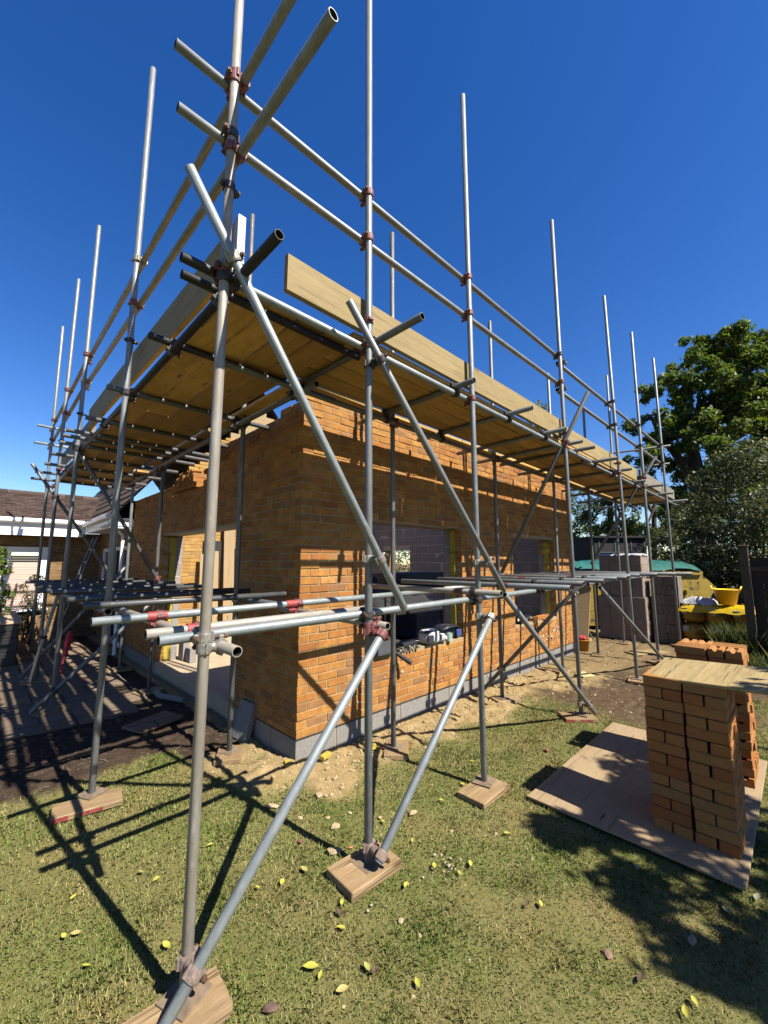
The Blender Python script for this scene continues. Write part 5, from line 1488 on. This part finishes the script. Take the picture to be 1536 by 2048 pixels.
# ------------------------------------------------------------------ trees
def P3(px, py, d): return at(px, py, d)
tb0 = P3(1412, 1120, 16.5); tb0.z = 0
def limb(*pts, r): return [Vector(p) for p in pts], r
t0, d = tb0, 16.5
tree('oak_tree', tuple(tb0), [
    limb(tb0, P3(1404, 1040, d), P3(1398, 975, d), P3(1385, 900, d), P3(1400, 800, d), r=[.42, .36, .32, .22, .10]),
    limb(P3(1404, 1050, d), P3(1430, 960, d), P3(1460, 880, d), P3(1500, 780, d), r=[.26, .24, .18, .06]),
    limb(P3(1398, 985, d), P3(1360, 920, d), P3(1320, 870, d), P3(1300, 830, d - .5), r=[.2, .15, .10, .04]),
    limb(P3(1460, 880, d), P3(1520, 850, d), P3(1580, 830, d), r=[.16, .1, .05]),
    limb(P3(1385, 900, d), P3(1355, 830, d + .6), P3(1350, 785, d), r=[.15, .1, .04]),
    limb(P3(1398, 1010, d), P3(1340, 990, d - 1), P3(1300, 985, d - 1.4), r=[.1, .07, .03])],
    [(P3(px, py, d + dd), r) for px, py, r, dd in ((1345, 790, 1.0, 0), (1400, 720, 1.25, .5), (1475, 700, 1.35, 0), (1545, 700, 1.5, 1), (1325, 860, .95, -.5), (1395, 830, 1.5, 0), (1475, 800, 1.7, -1), (1560, 800, 1.9, 0), (1300, 790, .45, 0), (1300, 925, .8, -.6), (1370, 930, 1.0, .8), (1440, 930, 1.1, 1), (1525, 930, 1.5, -1), (1395, 685, .7, 0), (1465, 670, .6, .2), (1330, 985, .55, -1), (1265, 850, .35, 0), (1500, 1000, 1.2, -2), (1560, 960, 1.5, -2), (1450, 740, .9, -1), (1430, 880, 1.0, -2), (1310, 890, .75, 0), (1345, 1005, .8, .5), (1415, 990, .9, 1), (1290, 960, .5, -.5), (1380, 870, 1.1, -1), (1510, 730, 1.3, -1), (1365, 760, .7, -.5), (1530, 880, 1.4, 1))],
    88000, .085, M_OAK, 'large spreading oak with fresh leaves behind the fence on the right', .30, None, (.2, .5))
def small_tree(name, px, d, top, clumps, n, label, lean=0, mat=M_LLEAF, r=.16, size=.075, grp=None):
    b = P3(px, 1124, d); b.z = 0
    mid, tp = P3(px + lean * .5, 1124 - (1124 - top) * .5, d), P3(px + lean, top, d)
    f = [limb(b, mid, tp, r=[r, r * .8, r * .3])]
    for c, rr, dd in clumps: f.append(limb(mid.lerp(tp, rnd.uniform(0, .6)), mid.lerp(P3(c[0], c[1], d + dd), .6) + Vector((0, 0, .2)), P3(c[0], c[1], d + dd), r=[r * .5, r * .3, .02]))
    tree(name, tuple(b), f, [(P3(c[0], c[1], d + dd), rr) for c, rr, dd in clumps], n, size, mat, label, r, grp, (.25, .5))
small_tree('slender_tree', 1220, 21, 930, (((1180, 950), 1.2, 0), ((1235, 980), 1.2, .5), ((1190, 1030), 1.3, -.5), ((1255, 1045), 1.2, .5), ((1165, 1060), 1.0, 0), ((1225, 1075), 1.2, 0)), 9000, 'slender thin leaved tree behind the far end of the deck', 0)
small_tree('slender_tree', 1305, 23, 960, (((1285, 985), 1.1, 0), ((1330, 1010), 1.2, .5), ((1290, 1060), 1.3, -.5), ((1345, 1070), 1.3, .5)), 6500, 'thin pale stemmed tree left of the oak trunk', 6)
small_tree('slender_tree', 1130, 24, 905, (((1120, 1000), 1.6, 0), ((1150, 950), 1.2, .5), ((1140, 1060), 1.6, -.5)), 6000, 'leafy tree just past the far end of the front wall', 4)
small_tree('slender_tree', 1075, 30, 800, (((1085, 820), 1.0, 0), ((1065, 850), 1.2, .5), ((1090, 880), 1.4, -.5)), 3500, 'distant tree whose top just shows over the deck', 4, r=.22)
small_tree('slender_tree', 1385, 19, 850, (((1360, 940), 1.1, 0), ((1410, 960), 1.2, .5), ((1330, 1000), 1.1, -.5), ((1385, 1030), 1.3, .5), ((1440, 1000), 1.2, 0), ((1345, 1070), 1.2, 0)), 15000, 'leafy tree standing close behind the oak trunk', 4, M_OAK)
def bush(px, py_top, d, r, n, label, mat=M_DLEAF, size=.055):
    b = P3(px, 1124, d); b.z = 0; h = 1.78 + (1124 - py_top) / 816 * d
    shrub('shrub', tuple(b), h, r, n, size, mat, label)
bush(1500, 905, 11.8, 1.45, 15000, 'tall dark bush below the oak behind the fence post', size=.05)
bush(1410, 1020, 13.5, 1.3, 9000, 'dark bush between the oak trunk and the skip')
bush(1330, 1055, 15.5, 1.2, 7000, 'dark bush behind the skip end')
bush(1450, 1010, 12.5, 1.1, 6500, 'leafy bush in front of the oak trunk', size=.05)
bush(1600, 880, 11, 1.6, 8000, 'bush at the picture edge past the fence')
bush(1150, 1085, 18, 1.6, 6000, 'pale bush beyond the far end of the front wall', M_LLEAF)
bush(1440, 1090, 11.6, .8, 5000, 'low dark bush behind the yellow tub')
bush(860, 1085, 15, 1.7, 16000, 'green bush seen through the opening in the far wall')
bush(960, 1085, 17, 1.8, 3000, 'bush hidden behind the far wall of the extension', M_LLEAF)
# the tree at the viewer's back whose shade falls on the lawn
sb = Vector((3.0, -7.6, 0))
def over(gx_, gy_, z): return Vector((gx_, gy_, 0)) + SUN * (z / SUN.z)
cl = [(over(gx_, gy_, z), r) for gx_, gy_, z, r in ((.95, -2.15, 3.0, .22), (.62, -2.55, 3.2, .30), (1.15, -2.75, 3.4, .42), (.55, -3.05, 3.1, .22), (.95, -3.25, 3.6, .5), (1.6, -3.15, 3.8, .42), (2.15, -3.45, 3.6, .40), (1.5, -3.8, 4.2, .7), (.35, -2.82, 3.0, .14), (.5, -3.5, 3.4, .35), (2.6, -3.9, 4.2, .7), (1.9, -4.4, 4.8, .9), (2.9, -4.6, 5.0, .9), (.75, -1.95, 2.9, .12), (.28, -3.2, 3.2, .18), (1.85, -2.05, 3.6, .20), (2.1, -2.25, 3.6, .26), (1.62, -2.2, 3.5, .12), (1.3, -2.55, 3.5, .34), (1.62, -2.45, 3.7, .3), (1.8, -2.8, 3.6, .36), (1.5, -2.8, 3.4, .3))]
tip_a, tip_b, tip_c = over(.95, -2.3, 3.0), over(.6, -3.0, 3.2), over(1.6, -3.5, 4.0)
tree('garden_tree', tuple(sb), [limb(sb, sb + Vector((-.1, .2, 1.5)), tip_c.lerp(sb, .3) + Vector((0, 0, .9)), tip_c, r=[.16, .13, .09, .03]), limb(sb + Vector((-.1, .2, 1.6)), tip_a.lerp(tip_c, .6), tip_a, r=[.09, .04, .012]), limb(tip_c.lerp(sb, .3) + Vector((0, 0, .9)), tip_b.lerp(tip_c, .5), tip_b, r=[.07, .035, .012])],
     cl, 13000, .05, M_OAK, 'leafy tree behind the viewer shading the lawn', .12, None, (.14, .30))
# weeds at the fence foot
n = 5000; a = nr.uniform(0, 6.28, n); X = nr.uniform(6.2, 9.6, n); Y = nr.uniform(-2.9, -2.0, n) + (X - 7) * .12 * -1; hh = nr.uniform(.15, .6, n) * np.where(X > 7.2, 1.2, .6); w = .006; ln = nr.uniform(.1, .6, n)
Bq = np.stack([X, Y, X * 0], -1); S = np.stack([-np.sin(a), np.cos(a), a * 0], -1) * w; Tt = Bq + np.stack([np.cos(a) * hh * ln, np.sin(a) * hh * ln, hh], -1); Mm = Bq * .5 + Tt * .5 + np.array([0, 0, .05])
o = tris_mesh('weeds', np.stack([Bq - S, Bq + S, Mm + S, Tt, Mm - S], 1), M_DLEAF); tag(o, 'tall rough weeds at the foot of the fence', 'weeds', kind='stuff')

# ------------------------------------------------------------------ leaves and crumbs on the lawn
LM = NT('fallen_leaf'); oo = LM.objrand(); sp_ = LM.noise(38, 3, .6)
cc = LM.ramp(oo, [(0, (.62, .60, .10)), (.6, (.72, .68, .12)), (.85, (.52, .56, .14)), (1, (.62, .50, .18))]); cc = LM.mix(cc, (.30, .14, .04), LM.ramp(sp_, [(.66, 0.0), (.72, .8)])); LM = LM.fin(cc, .5, 0, .3)


def leaf(px, py, L, ang, label='small yellow leaf fallen on the dry lawn', mat=LM, grp='yellow leaves on the lawn', cat='leaf', curl=1.0):
    L *= .85; p = onz(px, py); z = float(height(np.array([p.x]), np.array([p.y]))[0]) + .021
    prof = [(0, .001), (.12, .11), (.3, .21), (.5, .245), (.7, .20), (.87, .10), (1, .002)]
    mb = MB(); vs_ = []
    cu_ = rnd.uniform(.05, .22) * curl
    for s, w in prof:
        for q in (-1, 0, 1): vs_.append(((s - .5) * L, q * w * L, abs(q) * w * L * .45 + cu_ * L * (s - .5) ** 2 * 2 + rnd.uniform(-.01, .01) * L))
    fs = [(i * 3 + j, (i + 1) * 3 + j, (i + 1) * 3 + j + 1, i * 3 + j + 1) for i in range(6) for j in range(2)]
    mb.add(vs_, fs, 0, True); mb.add([(-.5 * L - .18 * L, -.004, .004), (-.5 * L, -.0015, .002), (-.5 * L, .0015, .002), (-.68 * L, -.002, .006)], [(0, 1, 2, 3)])
    o = mb.build('fallen_leaf', mat, world=Matrix.Translation((p.x, p.y, z)) @ Matrix.Rotation(R(ang), 4, 'Z') @ Matrix.Rotation(rnd.uniform(-.35, .35), 4, 'X'))
    tag(o, label, cat, grp)


for px, py, L, a in ((420, 1694, .05, 120), (281, 1753, .05, 70), (312, 1766, .05, -20), (146, 1803, .05, 0), (150, 1878, .055, 100), (127, 1884, .05, 60), (170, 1944, .05, 80), (564, 1772, .06, 0), (517, 1596, .06, 30), (609, 1748, .07, 45), (684, 1814, .05, 0), (682, 1866, .06, 75), (641, 1966, .05, -5), (734, 1948, .06, 30), (684, 1993, .065, 110), (836, 1979, .055, 20), (812, 1780, .055, -20), (869, 1741, .06, 0), (941, 1735, .06, -10), (920, 1754, .05, 20), (826, 1688, .05, 0), (883, 1605, .05, 60), (926, 1573, .06, 40), (1014, 1672, .05, 80), (945, 1528, .06, 90), (1082, 1819, .05, -10), (430, 2040, .05, 40), (1373, 2038, .06, -20), (1390, 2015, .05, -10), (766, 1650, .05, 30), (515, 1780, .04, 60)): leaf(px, py, L, a + 45)
leaf(621, 1948, .085, 135, 'largest yellow leaf, with a brown spot, on the lawn in front', grp=None); leaf(332, 1901, .07, 100, 'bright yellow leaf on the lawn left of the nearest pole foot', grp=None)
PL = plain('pale_leaf', (.42, .44, .30), .6, 0, .15); BL_ = plain('brown_leaf', (.16, .09, .06), .8, 0, .3)
for px, py, L, a in ((1387, 1897, .09, 10), (1453, 1832, .06, 40), (1275, 1745, .06, 20), (1516, 1802, .08, 0)): leaf(px, py, L, a, 'pale green leaf lying in the shade on the lawn', PL, 'pale leaves in the shade')
for px, py, L, a in ((1283, 1970, .06, 0), (680, 1836, .06, 90), (748, 1955, .05, 20), (1055, 1821, .05, 0)): leaf(px, py, L, a, 'curled dry brown leaf on the lawn', BL_, 'dry brown leaves', curl=3)
def stone(px, py, r, label, mat=M_STONE, grp=None, flat=.45):
    p = onz(px, py); mb = MB(); mb.rock((p.x, p.y, .012 + r * .2), r, 0, flat); o = mb.build('stone_chunk', mat, origin=(p.x, p.y, .01)); tag(o, label, 'stone', grp)
for px, py, r in ((670, 1708, .042), (671, 1659, .035), (639, 1594, .036), (543, 1618, .034), (826, 1630, .03), (801, 1848, .02), (600, 1640, .02), (655, 1640, .018), (700, 1630, .018), (740, 1600, .02), (500, 1560, .03), (560, 1570, .028), (760, 1640, .016), (880, 1460, .035), (905, 1470, .03)): stone(px, py, r, 'broken piece of pale yellow mortar lying on the lawn', grp='mortar pieces on the lawn')
stone(1216, 1916, .024, 'round brown stone on the sunlit lawn at the edge of the shade', plain('brown_stone', (.32, .19, .12), .9)); stone(1094, 1504, .028, 'red brick shard on the lawn beyond the plywood', plain('brick_shard', (.42, .12, .07), .9)); stone(540, 2028, .03, 'piece of brown bark at the bottom edge of the lawn', plain('bark_piece', (.17, .10, .075), .9), flat=.5); stone(600, 1688, .016, 'tiny red brick chip on the lawn', plain('red_chip', (.4, .10, .07), .9)); stone(700, 1700, .018, 'orange chip behind the thick timber pad', plain('orange_chip', (.55, .25, .1), .9))
mb = MB()
def crumb_area(n, fx, fy, r0, r1, cond):
    k = 0
    while k < n:
        x, y = fx(), fy(); s, o, d_ = [float(v[0]) for v in masks(np.array([x]), np.array([y]))]
        if not cond(s, o, d_): k += .05; continue
        z = float(height(np.array([x]), np.array([y]))[0]); r = r0 * (r1 / r0) ** (rnd.random() ** 2.2); mb.rock((x, y, z + r * .1), r, rnd.choice((0, 0, 1)), .7); k += 1
crumb_area(1900, lambda: rnd.uniform(-.4, 4.6), lambda: rnd.uniform(-1.0, .0), .004, .022, lambda s, o, d: s > rnd.uniform(.1, .8))
crumb_area(250, lambda: rnd.uniform(-.6, .05), lambda: rnd.uniform(-.3, .8), .004, .018, lambda s, o, d: s > rnd.uniform(.1, .7))
crumb_area(330, lambda: rnd.uniform(-1.0, 2.6), lambda: rnd.uniform(-2.2, -.2), .003, .012, lambda s, o, d: True)
crumb_area(700, lambda: rnd.uniform(3.2, 8), lambda: rnd.uniform(-2.2, .0), .005, .022, lambda s, o, d: True)
o = mb.build('rubble', [M_SANDL, M_STONE]); tag(o, 'sand lumps and mortar crumbs along the foot of the walls', 'rubble', kind='stuff')
mb = MB()
for c_, n_, s_ in (((881, 1716), 16, .05), ((906, 1738), 20, .06), ((858, 1755), 7, .05), ((750, 1830), 4, .06)):
    p = onz(*c_)
    for i in range(n_): mb.rock((p.x + rnd.gauss(0, s_ * .5), p.y + rnd.gauss(0, s_ * .5), .018), rnd.uniform(.002, .008), 0, .7)
o = mb.build('mortar_crumbs', plain('pale_crumb', (.66, .58, .44), .9)); tag(o, 'pale crumbs of mortar spilt on the lawn', 'crumbs', kind='stuff')
mb = MB()
for i in range(500):
    x, y = rnd.uniform(-3.2, .0), rnd.uniform(.9, 2.5); a = rnd.uniform(0, 6.28); l = rnd.uniform(.01, .05); z = float(height(np.array([x]), np.array([y]))[0])
    mb.cyl((x, y, z + .006), (x + l * math.cos(a), y + l * math.sin(a), z + .012), .0035, .002, 4)
o = mb.build('bark_chips', plain('bark_chip', (.26, .19, .13), .95)); tag(o, 'wood chips scattered over the dark soil', 'chips', kind='stuff')
